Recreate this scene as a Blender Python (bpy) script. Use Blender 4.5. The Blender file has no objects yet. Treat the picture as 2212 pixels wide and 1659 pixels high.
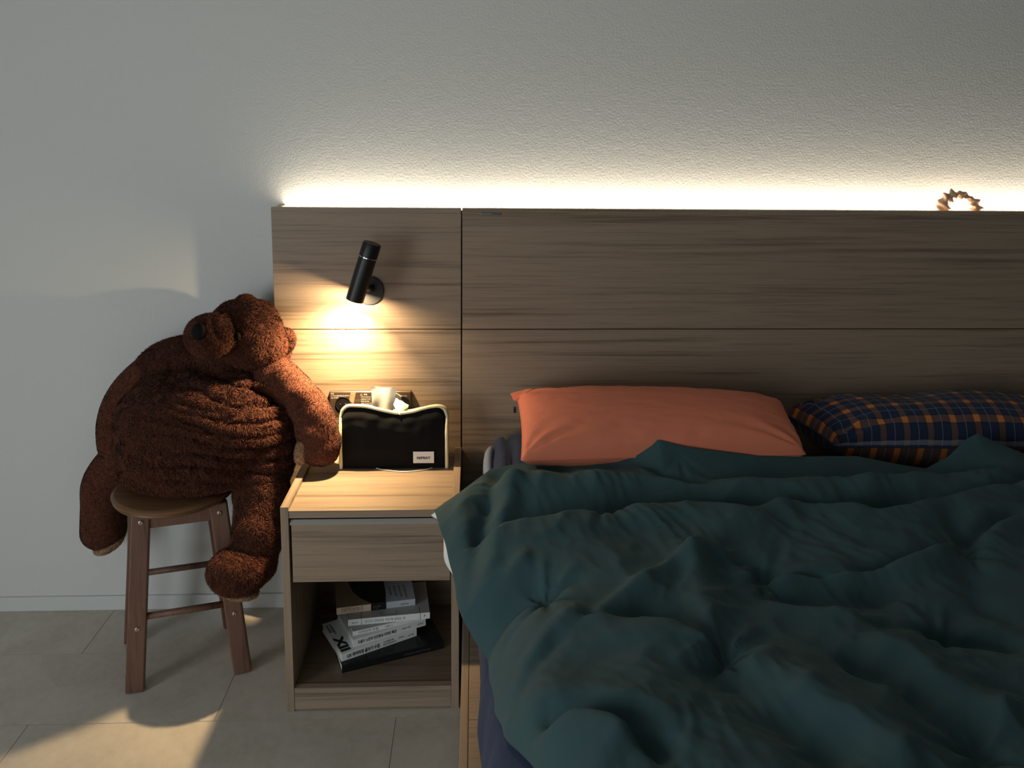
import bpy, bmesh, math, random
import numpy as np
from mathutils import Matrix, Vector

# ------------------------------------------------------------------ camera
S = bpy.context.scene
COL = S.collection
FW, FH = 2212.0, 1659.0
CAM = np.array([0.036, -2.1974, 1.4164])
YAW, PITCH, ROLL, FPX, PPX, PPY = 0.0431, 0.1515, 0.0097, 1771.35, 1101.5, 548.04
f0 = np.array([math.sin(YAW), math.cos(YAW), 0]); r0 = np.array([math.cos(YAW), -math.sin(YAW), 0]); u0 = np.array([0, 0, 1.0])
fw = math.cos(PITCH) * f0 - math.sin(PITCH) * u0
up = math.cos(PITCH) * u0 + math.sin(PITCH) * f0
rt = math.cos(ROLL) * r0 + math.sin(ROLL) * up
up = math.cos(ROLL) * up - math.sin(ROLL) * r0
cam_d = bpy.data.cameras.new('camera'); cam = bpy.data.objects.new('camera', cam_d); COL.objects.link(cam)
M = Matrix.Identity(4)
for i in range(3):
    M[i][0] = rt[i]; M[i][1] = up[i]; M[i][2] = -fw[i]; M[i][3] = CAM[i]
cam.matrix_world = M
cam_d.sensor_width = 36.0; cam_d.lens = FPX / FW * 36.0
cam_d.shift_x = (FW / 2 - PPX) / FW; cam_d.shift_y = -(FH / 2 - PPY) / FW
cam_d.clip_start = 0.02
S.camera = cam

# ------------------------------------------------------------------ world, daylight, exposure
w = bpy.data.worlds.new('world'); S.world = w; w.use_nodes = True
w.node_tree.nodes['Background'].inputs[0].default_value = (0.72, 0.86, 1.0, 1)
w.node_tree.nodes['Background'].inputs[1].default_value = 0.6

def area_light(name, loc, target, sx, sy, power, color):
    d = bpy.data.lights.new(name, 'AREA'); d.shape = 'RECTANGLE'; d.size = sx; d.size_y = sy
    d.energy = power; d.color = color
    o = bpy.data.objects.new(name, d); COL.objects.link(o); o.location = loc
    o.rotation_euler = (Vector(target) - Vector(loc)).to_track_quat('-Z', 'Y').to_euler()
    return o
# daylight through the left window, plus an added weaker fill behind the camera
area_light('daylight_fill', (-2.56, -2.7, 0.95), (0, -2.7, 0.95), 1.5, 1.7, 35, (0.92, 0.99, 1.0))
area_light('daylight_fill', (-1.35, -4.16, 0.95), (-1.35, 0, 0.95), 1.3, 1.7, 8, (0.92, 0.99, 1.0))  # added front fill to brighten the books and shelf, an invented source
S.view_settings.view_transform = 'Standard'
S.view_settings.look = 'None'
S.view_settings.exposure = 0.0
S.view_settings.gamma = 1.0
S.view_settings.use_curve_mapping = False

LAMP_MOUTH = Vector((-0.277, -0.088, 0.970))

# ------------------------------------------------------------------ helpers
random.seed(4); RNG = np.random.default_rng(11)

def srgb(r, g, b):
    f = lambda c: (c / 255 / 12.92) if c / 255 <= 0.04045 else ((c / 255 + 0.055) / 1.055) ** 2.4
    return (f(r), f(g), f(b), 1.0)

def mat_new(name, rough=0.6, color=(0.5, 0.5, 0.5, 1), metal=0.0, spec=0.5, sheen=0.0):
    m = bpy.data.materials.new(name); m.use_nodes = True
    b = m.node_tree.nodes['Principled BSDF']
    b.inputs['Base Color'].default_value = color
    b.inputs['Roughness'].default_value = rough
    b.inputs['Metallic'].default_value = metal
    b.inputs['Specular IOR Level'].default_value = spec
    b.inputs['Sheen Weight'].default_value = sheen
    return m

def N(m, kind, **kw):
    n = m.node_tree.nodes.new(kind)
    for k, v in kw.items():
        if k in n.inputs.keys() if hasattr(n.inputs, 'keys') else False:
            n.inputs[k].default_value = v
        else:
            setattr(n, k, v)
    return n
def L(m, a, b): m.node_tree.links.new(a, b)
def bsdf(m): return m.node_tree.nodes['Principled BSDF']

def ramp(m, fac, stops, interp='LINEAR'):
    r = m.node_tree.nodes.new('ShaderNodeValToRGB'); cr = r.color_ramp; cr.interpolation = interp
    cr.elements.remove(cr.elements[1]); cr.elements[0].position = stops[0][0]; cr.elements[0].color = stops[0][1]
    for p, c in stops[1:]: cr.elements.new(p).color = c
    L(m, fac, r.inputs[0]); return r.outputs[0]

def noise_tex(m, scale, vec=None, detail=3, rough=0.5, dist=0.0, mapping=None):
    t = m.node_tree.nodes.new('ShaderNodeTexNoise')
    t.inputs['Scale'].default_value = scale; t.inputs['Detail'].default_value = detail
    t.inputs['Roughness'].default_value = rough; t.inputs['Distortion'].default_value = dist
    if vec is None:
        vec = m.node_tree.nodes.new('ShaderNodeTexCoord').outputs['Object']
    if mapping:
        mp = m.node_tree.nodes.new('ShaderNodeMapping'); mp.inputs['Scale'].default_value = mapping
        L(m, vec, mp.inputs[0]); vec = mp.outputs[0]
    L(m, vec, t.inputs['Vector']); return t.outputs['Fac']

def bump(m, h, strength=0.2, dist=0.002):
    b = m.node_tree.nodes.new('ShaderNodeBump'); b.inputs['Strength'].default_value = strength
    b.inputs['Distance'].default_value = dist
    L(m, h, b.inputs['Height']); L(m, b.outputs[0], bsdf(m).inputs['Normal'])

def mixc(m, fac, a, b, mode='MIX'):
    x = m.node_tree.nodes.new('ShaderNodeMix'); x.data_type = 'RGBA'; x.blend_type = mode
    for sock, v in ((x.inputs[0], fac), (x.inputs[6], a), (x.inputs[7], b)):
        if hasattr(v, 'is_output'): L(m, v, sock)
        else: sock.default_value = v
    return x.outputs[2]

def math_n(m, op, a, b=0.0, c=0.0):
    x = m.node_tree.nodes.new('ShaderNodeMath'); x.operation = op
    for s, v in zip(x.inputs, (a, b, c)):
        if hasattr(v, 'is_output'): L(m, v, s)
        else: s.default_value = v
    return x.outputs[0]

def wood(name, axis='X', light=(0.318, 0.240, 0.172), dark=(0.175, 0.126, 0.088), rough=0.42, seed=0.0, s=1.0):
    """wood-print laminate: long grain streaks along one axis"""
    m = mat_new(name, rough, spec=0.35)
    tc = m.node_tree.nodes.new('ShaderNodeTexCoord').outputs['Object']
    add = m.node_tree.nodes.new('ShaderNodeVectorMath'); add.operation = 'ADD'
    add.inputs[1].default_value = (seed, seed * 1.7, seed * 0.6); L(m, tc, add.inputs[0]); v = add.outputs[0]
    lo, hi = 1.5 * s, 70.0 * s
    sc = {'X': (lo, hi, hi), 'Y': (hi, lo, hi), 'Z': (hi, hi, lo)}[axis]
    sc2 = tuple(c * 3.6 for c in sc); sc2 = tuple(c * (0.8 if c < 10 else 1) for c in sc2)
    wob = noise_tex(m, 1.0, v, 2, 0.5, mapping=tuple(c * 0.35 for c in sc))
    a = noise_tex(m, 1.0, v, 4, 0.62, 0.35, mapping=sc)
    b = noise_tex(m, 1.0, v, 3, 0.6, 0.3, mapping=sc2)
    f = math_n(m, 'ADD', math_n(m, 'MULTIPLY', a, 0.62), math_n(m, 'MULTIPLY', b, 0.38))
    f = math_n(m, 'ADD', f, math_n(m, 'MULTIPLY', math_n(m, 'SUBTRACT', wob, 0.5), 0.35))
    mid = tuple((l * 0.62 + d * 0.38) for l, d in zip(light, dark))
    c = ramp(m, f, [(0.34, dark + (1,)), (0.43, mid + (1,)), (0.50, light + (1,)), (0.58, tuple(x * 1.1 for x in light) + (1,)), (0.66, mid + (1,))])
    L(m, c, bsdf(m).inputs['Base Color'])
    bump(m, b, 0.12, 0.001)
    return m

# ---- mesh helpers: every mesh is given in world coordinates and stored relative to its thing
def link(name, me, mats, parent=None, origin=None):
    o = bpy.data.objects.new(name, me); COL.objects.link(o)
    for mm in (mats if isinstance(mats, (list, tuple)) else [mats]): me.materials.append(mm)
    if parent is not None:
        o.parent = parent
    elif origin is not None:
        o.location = origin
    return o

def root_loc(p):
    v = Vector((0, 0, 0))
    while p is not None:
        v += p.location; p = p.parent
    return v

def from_bm(name, bm, mats, parent=None, origin=None, smooth=False):
    off = root_loc(parent) if parent is not None else Vector(origin or (0, 0, 0))
    bmesh.ops.translate(bm, verts=bm.verts, vec=-off)
    me = bpy.data.meshes.new(name); bm.to_mesh(me); bm.free()
    if smooth: me.polygons.foreach_set('use_smooth', [True] * len(me.polygons))
    return link(name, me, mats, parent, origin)

def from_np(name, V, F, mats, parent=None, origin=None, smooth=True, midx=None, uv=None):
    off = root_loc(parent) if parent is not None else Vector(origin or (0, 0, 0))
    V = np.asarray(V, float) - np.array(off)[None, :]
    me = bpy.data.meshes.new(name)
    if isinstance(F, np.ndarray):
        k = F.shape[1]; n = F.shape[0]
        me.vertices.add(len(V)); me.vertices.foreach_set('co', V.astype(np.float32).ravel())
        me.loops.add(n * k); me.loops.foreach_set('vertex_index', F.astype(np.int32).ravel())
        me.polygons.add(n); me.polygons.foreach_set('loop_start', np.arange(0, n * k, k, dtype=np.int32))
        me.polygons.foreach_set('loop_total', np.full(n, k, np.int32))
        me.update(calc_edges=True)
    else:
        me.from_pydata([tuple(v) for v in V], [], F)
    if uv is not None:
        l = me.uv_layers.new(name='uv')
        vi = np.empty(len(me.loops), np.int32); me.loops.foreach_get('vertex_index', vi)
        l.data.foreach_set('uv', np.asarray(uv, np.float32)[vi].ravel())
    if midx is not None: me.polygons.foreach_set('material_index', np.asarray(midx, np.int32))
    if smooth: me.polygons.foreach_set('use_smooth', np.ones(len(me.polygons), bool))
    me.validate(); me.update()
    return link(name, me, mats, parent, origin)

def bm_box(bm, x0, x1, y0, y1, z0, z1, bev=0.0, seg=2):
    r = bmesh.ops.create_cube(bm, size=1.0); vs = r['verts']
    bmesh.ops.scale(bm, vec=(x1 - x0, y1 - y0, z1 - z0), verts=vs)
    bmesh.ops.translate(bm, vec=((x0 + x1) / 2, (y0 + y1) / 2, (z0 + z1) / 2), verts=vs)
    if bev > 0:
        es = list({e for v in vs for e in v.link_edges})
        bmesh.ops.bevel(bm, geom=es, offset=bev, segments=seg, profile=0.5, affect='EDGES')

def box(name, b, mats, parent=None, bev=0.0, origin=None, seg=2):
    bm = bmesh.new(); bm_box(bm, *b, bev=bev, seg=seg)
    return from_bm(name, bm, mats, parent, origin)

def beam(name, p0, p1, a, b, xdir, mats, parent, bev=0.003):
    """box bar from p0 to p1, a wide along xdir, b wide across"""
    p0, p1, xdir = Vector(p0), Vector(p1), Vector(xdir)
    z = (p1 - p0).normalized(); x = (xdir - z * xdir.dot(z)).normalized(); y = z.cross(x)
    bm = bmesh.new(); bm_box(bm, -a / 2, a / 2, -b / 2, b / 2, 0, (p1 - p0).length, bev)
    m4 = Matrix.Identity(4)
    for i in range(3): m4[i][0] = x[i]; m4[i][1] = y[i]; m4[i][2] = z[i]; m4[i][3] = p0[i]
    bmesh.ops.transform(bm, matrix=m4, verts=bm.verts)
    return from_bm(name, bm, mats, parent)

def lathe(name, prof, p0, axis, mats, parent=None, seg=40, origin=None, smooth=True):
    """prof: list of (radius, height along axis); sharp corners by doubled points are not needed"""
    axis = Vector(axis).normalized(); x = axis.orthogonal().normalized(); y = axis.cross(x); p0 = Vector(p0)
    V, F = [], []
    for r, h in prof:
        for k in range(seg):
            a = 2 * math.pi * k / seg
            V.append(p0 + axis * h + x * (r * math.cos(a)) + y * (r * math.sin(a)))
    for i in range(len(prof) - 1):
        for k in range(seg):
            k2 = (k + 1) % seg
            F.append((i * seg + k, i * seg + k2, (i + 1) * seg + k2, (i + 1) * seg + k))
    if prof[0][0] > 1e-6: F.append(tuple(range(seg - 1, -1, -1)))
    if prof[-1][0] > 1e-6: F.append(tuple((len(prof) - 1) * seg + k for k in range(seg)))
    o = from_np(name, [tuple(v) for v in V], F, mats, parent, origin, smooth)
    if smooth: edge_split(o)
    return o

def edge_split(o, ang=35):
    me = o.data
    bm = bmesh.new(); bm.from_mesh(me)
    bmesh.ops.remove_doubles(bm, verts=bm.verts, dist=1e-6)
    for e in bm.edges:
        if len(e.link_faces) == 2 and e.calc_face_angle(0) > math.radians(ang): e.smooth = False
    bm.to_mesh(me); bm.free()

def catmull(P, n):
    P = np.asarray(P, float); P = np.vstack([2 * P[0] - P[1], P, 2 * P[-1] - P[-2]])
    out = []; m = len(P) - 3
    for t in np.linspace(0, m - 1e-9, n):
        i = int(t); u = t - i; a, b, c, d = P[i:i + 4]
        out.append(0.5 * (2 * b + (c - a) * u + (2 * a - 5 * b + 4 * c - d) * u ** 2 + (3 * b - a - 3 * c + d) * u ** 3))
    return np.array(out)

def tube_np(P, R, seg=10, cap=True, flat=1.0, upv=(0, 0, 1)):
    P = np.asarray(P, float); n = len(P); R = np.broadcast_to(np.asarray(R, float), (n,))
    T = np.gradient(P, axis=0); T[np.linalg.norm(T, axis=1) < 1e-9] = (0, 0, 1); T /= np.linalg.norm(T, axis=1)[:, None] + 1e-12
    V = np.zeros((n * seg, 3)); u = np.array(upv, float)
    for i in range(n):
        s = np.cross(T[i], u)
        if not np.linalg.norm(s) > 1e-4: s = np.cross(T[i], (1, 0, 0.3))
        s /= np.linalg.norm(s); q = np.cross(s, T[i])
        a = np.arange(seg) * 2 * math.pi / seg
        V[i * seg:(i + 1) * seg] = P[i] + R[i] * (np.cos(a)[:, None] * s + flat * np.sin(a)[:, None] * q)
        u = q
    F = []
    for i in range(n - 1):
        for k in range(seg):
            k2 = (k + 1) % seg
            F.append((i * seg + k, i * seg + k2, (i + 1) * seg + k2, (i + 1) * seg + k))
    if cap: F.append(tuple(range(seg - 1, -1, -1))); F.append(tuple((n - 1) * seg + k for k in range(seg)))
    return V, F

def tube(name, P, R, mats, parent=None, seg=10, origin=None, flat=1.0, upv=(0, 0, 1)):
    V, F = tube_np(P, R, seg, True, flat, upv)
    return from_np(name, V, F, mats, parent, origin)

def thing(name, label, cat, loc=(0, 0, 0), group=None):
    o = bpy.data.objects.new(name, None); COL.objects.link(o); o.location = loc
    o.empty_display_size = 0.05
    o['label'] = label; o['category'] = cat
    if group: o['group'] = group
    return o
def tag(o, label, cat, group=None):
    o['label'] = label; o['category'] = cat
    if group: o['group'] = group
    return o
def struct(o, label=None):
    o['kind'] = 'structure'
    if label: o['label'] = label
    return o

def hash_noise(x, y, z=None, seed=0):
    """smooth value-gradient noise, about -1..1"""
    if z is None: z = np.zeros_like(x)
    xi, yi, zi = np.floor(x).astype(np.int64), np.floor(y).astype(np.int64), np.floor(z).astype(np.int64)
    xf, yf, zf = x - xi, y - yi, z - zi
    fade = lambda t: t * t * t * (t * (t * 6 - 15) + 10)
    u, v, ww = fade(xf), fade(yf), fade(zf); out = 0
    for dx in (0, 1):
        for dy in (0, 1):
            for dz in (0, 1):
                h = (xi + dx) * 374761393 + (yi + dy) * 668265263 + (zi + dz) * 2147483647 + seed * 1274126177
                h = (h ^ (h >> 13)) * 1274126177; h = h ^ (h >> 16)
                a = (h & 1023) / 1023.0 * 2 * np.pi; b = ((h >> 10) & 1023) / 1023.0 * 2 - 1
                c = np.sqrt(1 - b * b)
                g = np.cos(a) * c * (xf - dx) + np.sin(a) * c * (yf - dy) + b * (zf - dz)
                out = out + g * np.where(dx, u, 1 - u) * np.where(dy, v, 1 - v) * np.where(dz, ww, 1 - ww)
    return out * 1.6

_fonts = {}
def text_mesh(name, s, size, origin, xdir, ydir, mat, parent, depth=0.0002, bold=0.0, align='LEFT', width=None):
    """flat printed lettering as a thin mesh; origin is the left end of the baseline"""
    cu = bpy.data.curves.new(name, 'FONT'); cu.body = s; cu.size = size; cu.extrude = depth; cu.offset = bold
    cu.align_x = align; cu.resolution_u = 2
    tmp = bpy.data.objects.new(name + '_tmp', cu)
    me = bpy.data.meshes.new_from_object(tmp)
    bpy.data.objects.remove(tmp); bpy.data.curves.remove(cu)
    n = len(me.vertices); co = np.empty(n * 3, np.float32); me.vertices.foreach_get('co', co); co = co.reshape(-1, 3)
    if width and n: co[:, 0] *= width / max(1e-6, co[:, 0].max())
    x = np.array(xdir, float); x /= np.linalg.norm(x); y = np.array(ydir, float); y -= x * (x @ y); y /= np.linalg.norm(y)
    z = np.cross(x, y); off = np.array(root_loc(parent))
    W = np.array(origin, float) + co[:, :1] * x + co[:, 1:2] * y + co[:, 2:3] * z - off
    me.vertices.foreach_set('co', W.astype(np.float32).ravel()); me.materials.clear(); me.update()
    me.name = name
    return link(name, me, mat, parent)

# ------------------------------------------------------------------ materials
m_wall = mat_new('wall_paint', 0.85, (0.74, 0.745, 0.725, 1), spec=0.25)
_n = noise_tex(m_wall, 170.0, None, 3, 0.55); _n2 = noise_tex(m_wall, 38.0, None, 2, 0.5)
bump(m_wall, math_n(m_wall, 'ADD', _n, math_n(m_wall, 'MULTIPLY', _n2, 0.6)), 0.30, 0.003)
m_base = mat_new('baseboard_paint', 0.6, (0.72, 0.735, 0.72, 1))
m_ceil = mat_new('ceiling_paint', 0.9, (0.34, 0.34, 0.33, 1))
m_room = mat_new('far_wall_finish', 0.9, (0.26, 0.25, 0.24, 1))
m_tile = mat_new('tile', 0.5, spec=0.4)
_c = noise_tex(m_tile, 7.0, None, 5, 0.6); _d = noise_tex(m_tile, 45.0, None, 4, 0.6)
L(m_tile, ramp(m_tile, math_n(m_tile, 'ADD', math_n(m_tile, 'MULTIPLY', _c, 0.65), math_n(m_tile, 'MULTIPLY', _d, 0.35)),
   [(0.35, (0.52, 0.475, 0.405, 1)), (0.5, (0.60, 0.55, 0.475, 1)), (0.66, (0.66, 0.61, 0.54, 1))]), bsdf(m_tile).inputs['Base Color'])
bump(m_tile, _d, 0.05, 0.001)
m_grout = mat_new('grout', 0.9, (0.34, 0.31, 0.27, 1))
m_wood = wood('wood_grain_x', 'X')
m_wood2 = wood('wood_grain_x_b', 'X', seed=3.1)
m_wood3 = wood('wood_grain_x_c', 'X', seed=7.7)
m_wood4 = wood('wood_grain_x_d', 'X', seed=12.3)
m_woodz = wood('wood_grain_z', 'Z', seed=1.3)
m_woody = wood('wood_grain_y', 'Y', seed=5.3)
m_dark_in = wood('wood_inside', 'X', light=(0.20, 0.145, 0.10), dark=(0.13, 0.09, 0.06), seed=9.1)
m_black = mat_new('black_metal', 0.42, (0.008, 0.008, 0.0085, 1), spec=0.5)
m_blackface = mat_new('black_disc_face', 0.5, (0.02, 0.021, 0.022, 1))
m_chrome = mat_new('chrome', 0.15, (0.85, 0.84, 0.82, 1), metal=1.0)
m_lens = mat_new('lamp_lens', 0.4, (0.9, 0.85, 0.7, 1)); bsdf(m_lens).inputs['Emission Color'].default_value = (1, 0.78, 0.45, 1); bsdf(m_lens).inputs['Emission Strength'].default_value = 12.0
m_white = mat_new('white_plastic', 0.4, (0.8, 0.8, 0.78, 1))
m_ink = mat_new('ink_black', 0.6, (0.012, 0.012, 0.014, 1))
m_inkgrey = mat_new('ink_grey', 0.6, (0.10, 0.105, 0.115, 1))
m_inkwhite = mat_new('ink_white', 0.6, (0.75, 0.74, 0.72, 1))

# ------------------------------------------------------------------ the room
YW = 0.0906                       # face of the back wall
XL, XR, YF, ZC = -2.6, 2.75, -4.2, 2.45
struct(box('wall_back', (XL, XR, YW, YW + 0.12, 0, ZC), m_wall, origin=(0, YW, 0)))
struct(box('wall_right', (XR, XR + 0.12, YF, YW + 0.12, 0, ZC), m_room, origin=(XR, 0, 0)))
bm = bmesh.new()
WY0, WY1, WZ0, WZ1, WX0, WX1 = -3.45, -1.95, 0.08, 1.82, -2.0, -0.7
bm_box(bm, XL - .12, WX0, YF - .12, YF, 0, ZC); bm_box(bm, WX1, XR + .12, YF - .12, YF, 0, ZC)
bm_box(bm, WX0, WX1, YF - .12, YF, 0, WZ0); bm_box(bm, WX0, WX1, YF - .12, YF, WZ1, ZC)
struct(from_bm('wall_front', bm, m_room, origin=(0, YF, 0)))
bm = bmesh.new()
bm_box(bm, XL - .12, XL, YF, WY0, 0, ZC); bm_box(bm, XL - .12, XL, WY1, YW + .12, 0, ZC)
bm_box(bm, XL - .12, XL, WY0, WY1, 0, WZ0); bm_box(bm, XL - .12, XL, WY0, WY1, WZ1, ZC)
struct(from_bm('wall_left', bm, m_room, origin=(XL, 0, 0)))
struct(box('ceiling', (XL - .12, XR + .12, YF - .12, YW + .12, ZC, ZC + 0.1), m_ceil, origin=(0, 0, ZC)))
# window in the left wall, out of frame
win = bpy.data.objects.new('window_1', None); COL.objects.link(win); win.location = (XL, -2.7, WZ0); win['kind'] = 'structure'
bm = bmesh.new()
for b in ((WY0, WY0 + .05, WZ0, WZ1), (WY1 - .05, WY1, WZ0, WZ1), (-2.72, -2.68, WZ0, WZ1), (WY0, WY1, WZ0, WZ0 + .05), (WY0, WY1, WZ1 - .05, WZ1)):
    bm_box(bm, XL - 0.11, XL - 0.05, b[0], b[1], b[2], b[3])
from_bm('window_frame', bm, m_white, win)
win = bpy.data.objects.new('added_window', None); COL.objects.link(win); win.location = (-1.35, YF, WZ0); win['kind'] = 'structure'  # unseen window added in the front wall to go with the fill
bm = bmesh.new()
for b in ((WX0, WX0 + .05, WZ0, WZ1), (WX1 - .05, WX1, WZ0, WZ1), (-1.37, -1.33, WZ0, WZ1), (WX0, WX1, WZ0, WZ0 + .05), (WX0, WX1, WZ1 - .05, WZ1)):
    bm_box(bm, b[0], b[1], YF - 0.11, YF - 0.05, b[2], b[3])
from_bm('window_frame', bm, m_white, win)
# baseboard
bm = bmesh.new(); bm_box(bm, XL, XR, YW - 0.008, YW, 0, 0.044, 0.0015)
struct(from_bm('baseboard_back', bm, m_base, origin=(0, YW, 0)))
# floor: a bed of grout with stone-look tiles laid in half bond
flo = struct(box('floor', (XL, XR, YF, YW, -0.05, -0.0012), m_grout, origin=(0, 0, 0)))
TL, TW, G = 0.872, 0.2685, 0.0008
tile_me = {}
for r in range(-1, 15):
    y1 = 0.1485 - (r) * TW; y0 = y1 - TW
    if y0 > YW or y1 < YF: continue
    off = -1.024 + (0 if r % 2 == 0 else TL / 2)
    k0 = math.floor((XL - off) / TL)
    for k in range(k0, int((XR - off) / TL) + 1):
        x0 = off + k * TL; x1 = x0 + TL
        a0, a1, b0, b1 = max(x0, XL), min(x1, XR), max(y0, YF), min(y1, YW)
        if a1 - a0 < 0.01 or b1 - b0 < 0.01: continue
        key = (round(a1 - a0, 3), round(b1 - b0, 3))
        if key not in tile_me:
            bm = bmesh.new(); sx, sy = key[0] / 2 - G, key[1] / 2 - G
            bm_box(bm, -sx, sx, -sy, sy, -0.004, 0.0, 0.0)
            for e in bm.edges: pass
            me = bpy.data.meshes.new('tile'); bm.to_mesh(me); bm.free(); me.materials.append(m_tile); tile_me[key] = me
        o = bpy.data.objects.new('tile', tile_me[key]); COL.objects.link(o); o.parent = flo
        o.location = ((a0 + a1) / 2, (b0 + b1) / 2, 0)

# ------------------------------------------------------------------ headboard units with light strip
HH, HS, HL, HT = 1.2035, 0.8702, -0.5065, 0.022
hb1 = thing('headboard', 'narrow wood-grain headboard panel with the black reading lamp behind the nightstand', 'headboard', (-0.25, 0.01, 0))
box('upper_panel', (HL, -0.0018, 0, HT, HS + 0.0012, HH), m_wood, hb1, 0.0008)
box('lower_panel', (HL, -0.0018, 0, HT, 0, HS - 0.0012), m_wood2, hb1, 0.0008)
box('end_return', (HL, HL + 0.018, HT, YW - 0.001, 0, HH - 0.002), m_woodz, hb1)
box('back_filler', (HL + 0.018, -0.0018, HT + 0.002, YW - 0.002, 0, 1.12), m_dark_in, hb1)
hb2 = thing('headboard', 'long wood-grain bed headboard running behind the pillows', 'headboard', (0.95, 0.01, 0))
XE = 2.0
box('upper_panel', (0.0018, XE, 0, HT, HS + 0.0012, HH), m_wood3, hb2, 0.0008)
box('lower_panel', (0.0018, XE, 0, HT, 0.0, HS - 0.0012), m_wood4, hb2, 0.0008)
box('end_return', (XE - 0.018, XE, HT, YW - 0.001, 0, HH - 0.002), m_woodz, hb2)
box('back_filler', (0.0018, XE - 0.018, HT + 0.002, YW - 0.002, 0, 1.12), m_dark_in, hb2)
m_badge = mat_new('badge_metal', 0.3, (0.16, 0.19, 0.20, 1), metal=0.6)
box('seam_light_block', (0.0018, 0.03, HT + 0.0005, HT + 0.004, 0.9, HH - 0.008), m_dark_in, hb2)  # strips added to stop the LED glow leaking through the seam
box('seam_light_block', (-0.03, 0.0017, HT + 0.0045, HT + 0.008, 0.9, HH - 0.008), m_dark_in, hb1)
bd = box('badge', (0.052, 0.106, -0.0012, 0.0, 1.1855, 1.1925), m_badge, hb2, 0.0004); bd['label'] = 'small grey metal badge'
box('badge_print', (0.056, 0.080, -0.0015, -0.0012, 1.1875, 1.1905), m_chrome, hb2)
m_led = mat_new('led_strip', 0.5, (0.9, 0.85, 0.7, 1)); bsdf(m_led).inputs['Emission Color'].default_value = (1, 0.80, 0.50, 1); bsdf(m_led).inputs['Emission Strength'].default_value = 2.0
for nm, a, b, hb in (('a', HL + 0.022, -0.006, hb1), ('b', 0.006, XE - 0.022, hb2)):
    box('light_strip', (a, b, 0.062, 0.074, 1.12, 1.160), m_led, hb)
    d = bpy.data.lights.new('light_strip_glow', 'AREA'); d.shape = 'RECTANGLE'; d.size = b - a; d.size_y = 0.012
    d.energy = 3.1 * (b - a); d.color = (1.0, 0.88, 0.68)
    o = bpy.data.objects.new('light_strip_glow', d); COL.objects.link(o); o.parent = hb
    o.location = Vector(((a + b) / 2, 0.068, 1.168)) - hb.location
    o.rotation_euler = (math.pi, 0, 0)

# ------------------------------------------------------------------ reading lamp
lamp = thing('reading_lamp', 'black cylindrical reading lamp on a round mount on the wood headboard', 'lamp', (-0.247, 0.0, 0.977))
ax = Vector((0.305, -0.02, 0.95)).normalized()        # from the mouth up the barrel
lathe('mount_disc', [(0.0, -0.001), (0.039, -0.001), (0.0392, 0.002), (0.0392, 0.007), (0.0378, 0.0085), (0.0, 0.0085)], (-0.2495, 0.0, 0.979), (0, -1, 0), m_blackface, lamp, 56)
BR = 0.0235
prof_in = [(BR - 0.003, 0.012), (BR - 0.003, 0.0), (BR, 0.0), (BR, 0.117), (BR - 0.002, 0.1185)]
lathe('barrel', prof_in, LAMP_MOUTH, ax, m_black, lamp, 48)
lathe('ring', [(BR - 0.003, 0.1186), (BR - 0.0005, 0.1186), (BR - 0.0005, 0.1210), (BR - 0.003, 0.1210)], LAMP_MOUTH, ax, m_chrome, lamp, 48)
lathe('switch_cap', [(BR - 0.003, 0.1211), (BR + 0.0006, 0.1213), (BR + 0.0006, 0.155), (BR - 0.001, 0.1585), (0.0, 0.159)], LAMP_MOUTH, ax, m_black, lamp, 48)
tube('arm_joint', [Vector((-0.243, -0.008, 0.985)), LAMP_MOUTH + ax * 0.035 + Vector((0.005, 0.012, 0))], 0.010, m_black, lamp, 16)
lathe('lens', [(0.0, 0.0135), (BR - 0.0032, 0.0135), (BR - 0.0032, 0.0125), (0.0, 0.0125)], LAMP_MOUTH, ax, m_lens, lamp, 40)
d = bpy.data.lights.new('reading_lamp_bulb', 'POINT'); d.energy = 5.2; d.color = (1.0, 0.71, 0.39); d.shadow_soft_size = 0.005
o = bpy.data.objects.new('reading_lamp_bulb', d); COL.objects.link(o); o.parent = lamp
o.location = LAMP_MOUTH + ax * 0.002 - lamp.location
d = bpy.data.lights.new('reading_lamp_beam', 'AREA'); d.shape = 'DISK'; d.size = 0.030; d.energy = 4.9; d.spread = math.radians(122); d.color = (1.0, 0.70, 0.36)
o = bpy.data.objects.new('reading_lamp_beam', d); COL.objects.link(o); o.parent = lamp
o.location = LAMP_MOUTH + ax * 0.0035 - lamp.location; o.rotation_euler = (-ax).to_track_quat('-Z', 'Y').to_euler()

# ------------------------------------------------------------------ nightstand
NW, ND, NH, NB, TP = 0.42, 0.3616, 0.5299, 0.5205, 0.0185
ns = thing('nightstand', 'wood-grain nightstand with one drawer and an open shelf of books', 'nightstand', (-0.21, -0.18, 0))
for x0 in (-NW, -TP):
    bm = bmesh.new(); bm_box(bm, x0, x0 + TP, -ND, -0.001, 0, NH, 0.0008)
    o = from_bm('side_panel', bm, m_woodz, ns)
    # thin lipping on the top edge, grain running front to back
    box('edge_band', (x0 + 0.0002, x0 + TP - 0.0002, -ND + 0.0004, -0.0015, NH, NH + 0.0006), m_woody, o)
box('top_board', (-NW + TP, -TP, -ND + 0.002, -0.026, NB - 0.0185, NB), m_wood3, ns, 0.0008)
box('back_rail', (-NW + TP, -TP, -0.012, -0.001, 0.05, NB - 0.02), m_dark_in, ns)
dr = box('drawer_front', (-NW + TP + 0.006, -TP - 0.003, -ND + 0.001, -ND + 0.019, 0.340, 0.4865), m_wood2, ns, 0.0008)
m_pull = mat_new('pull_edge', 0.5, (0.46, 0.43, 0.39, 1))
bm = bmesh.new()
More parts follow.
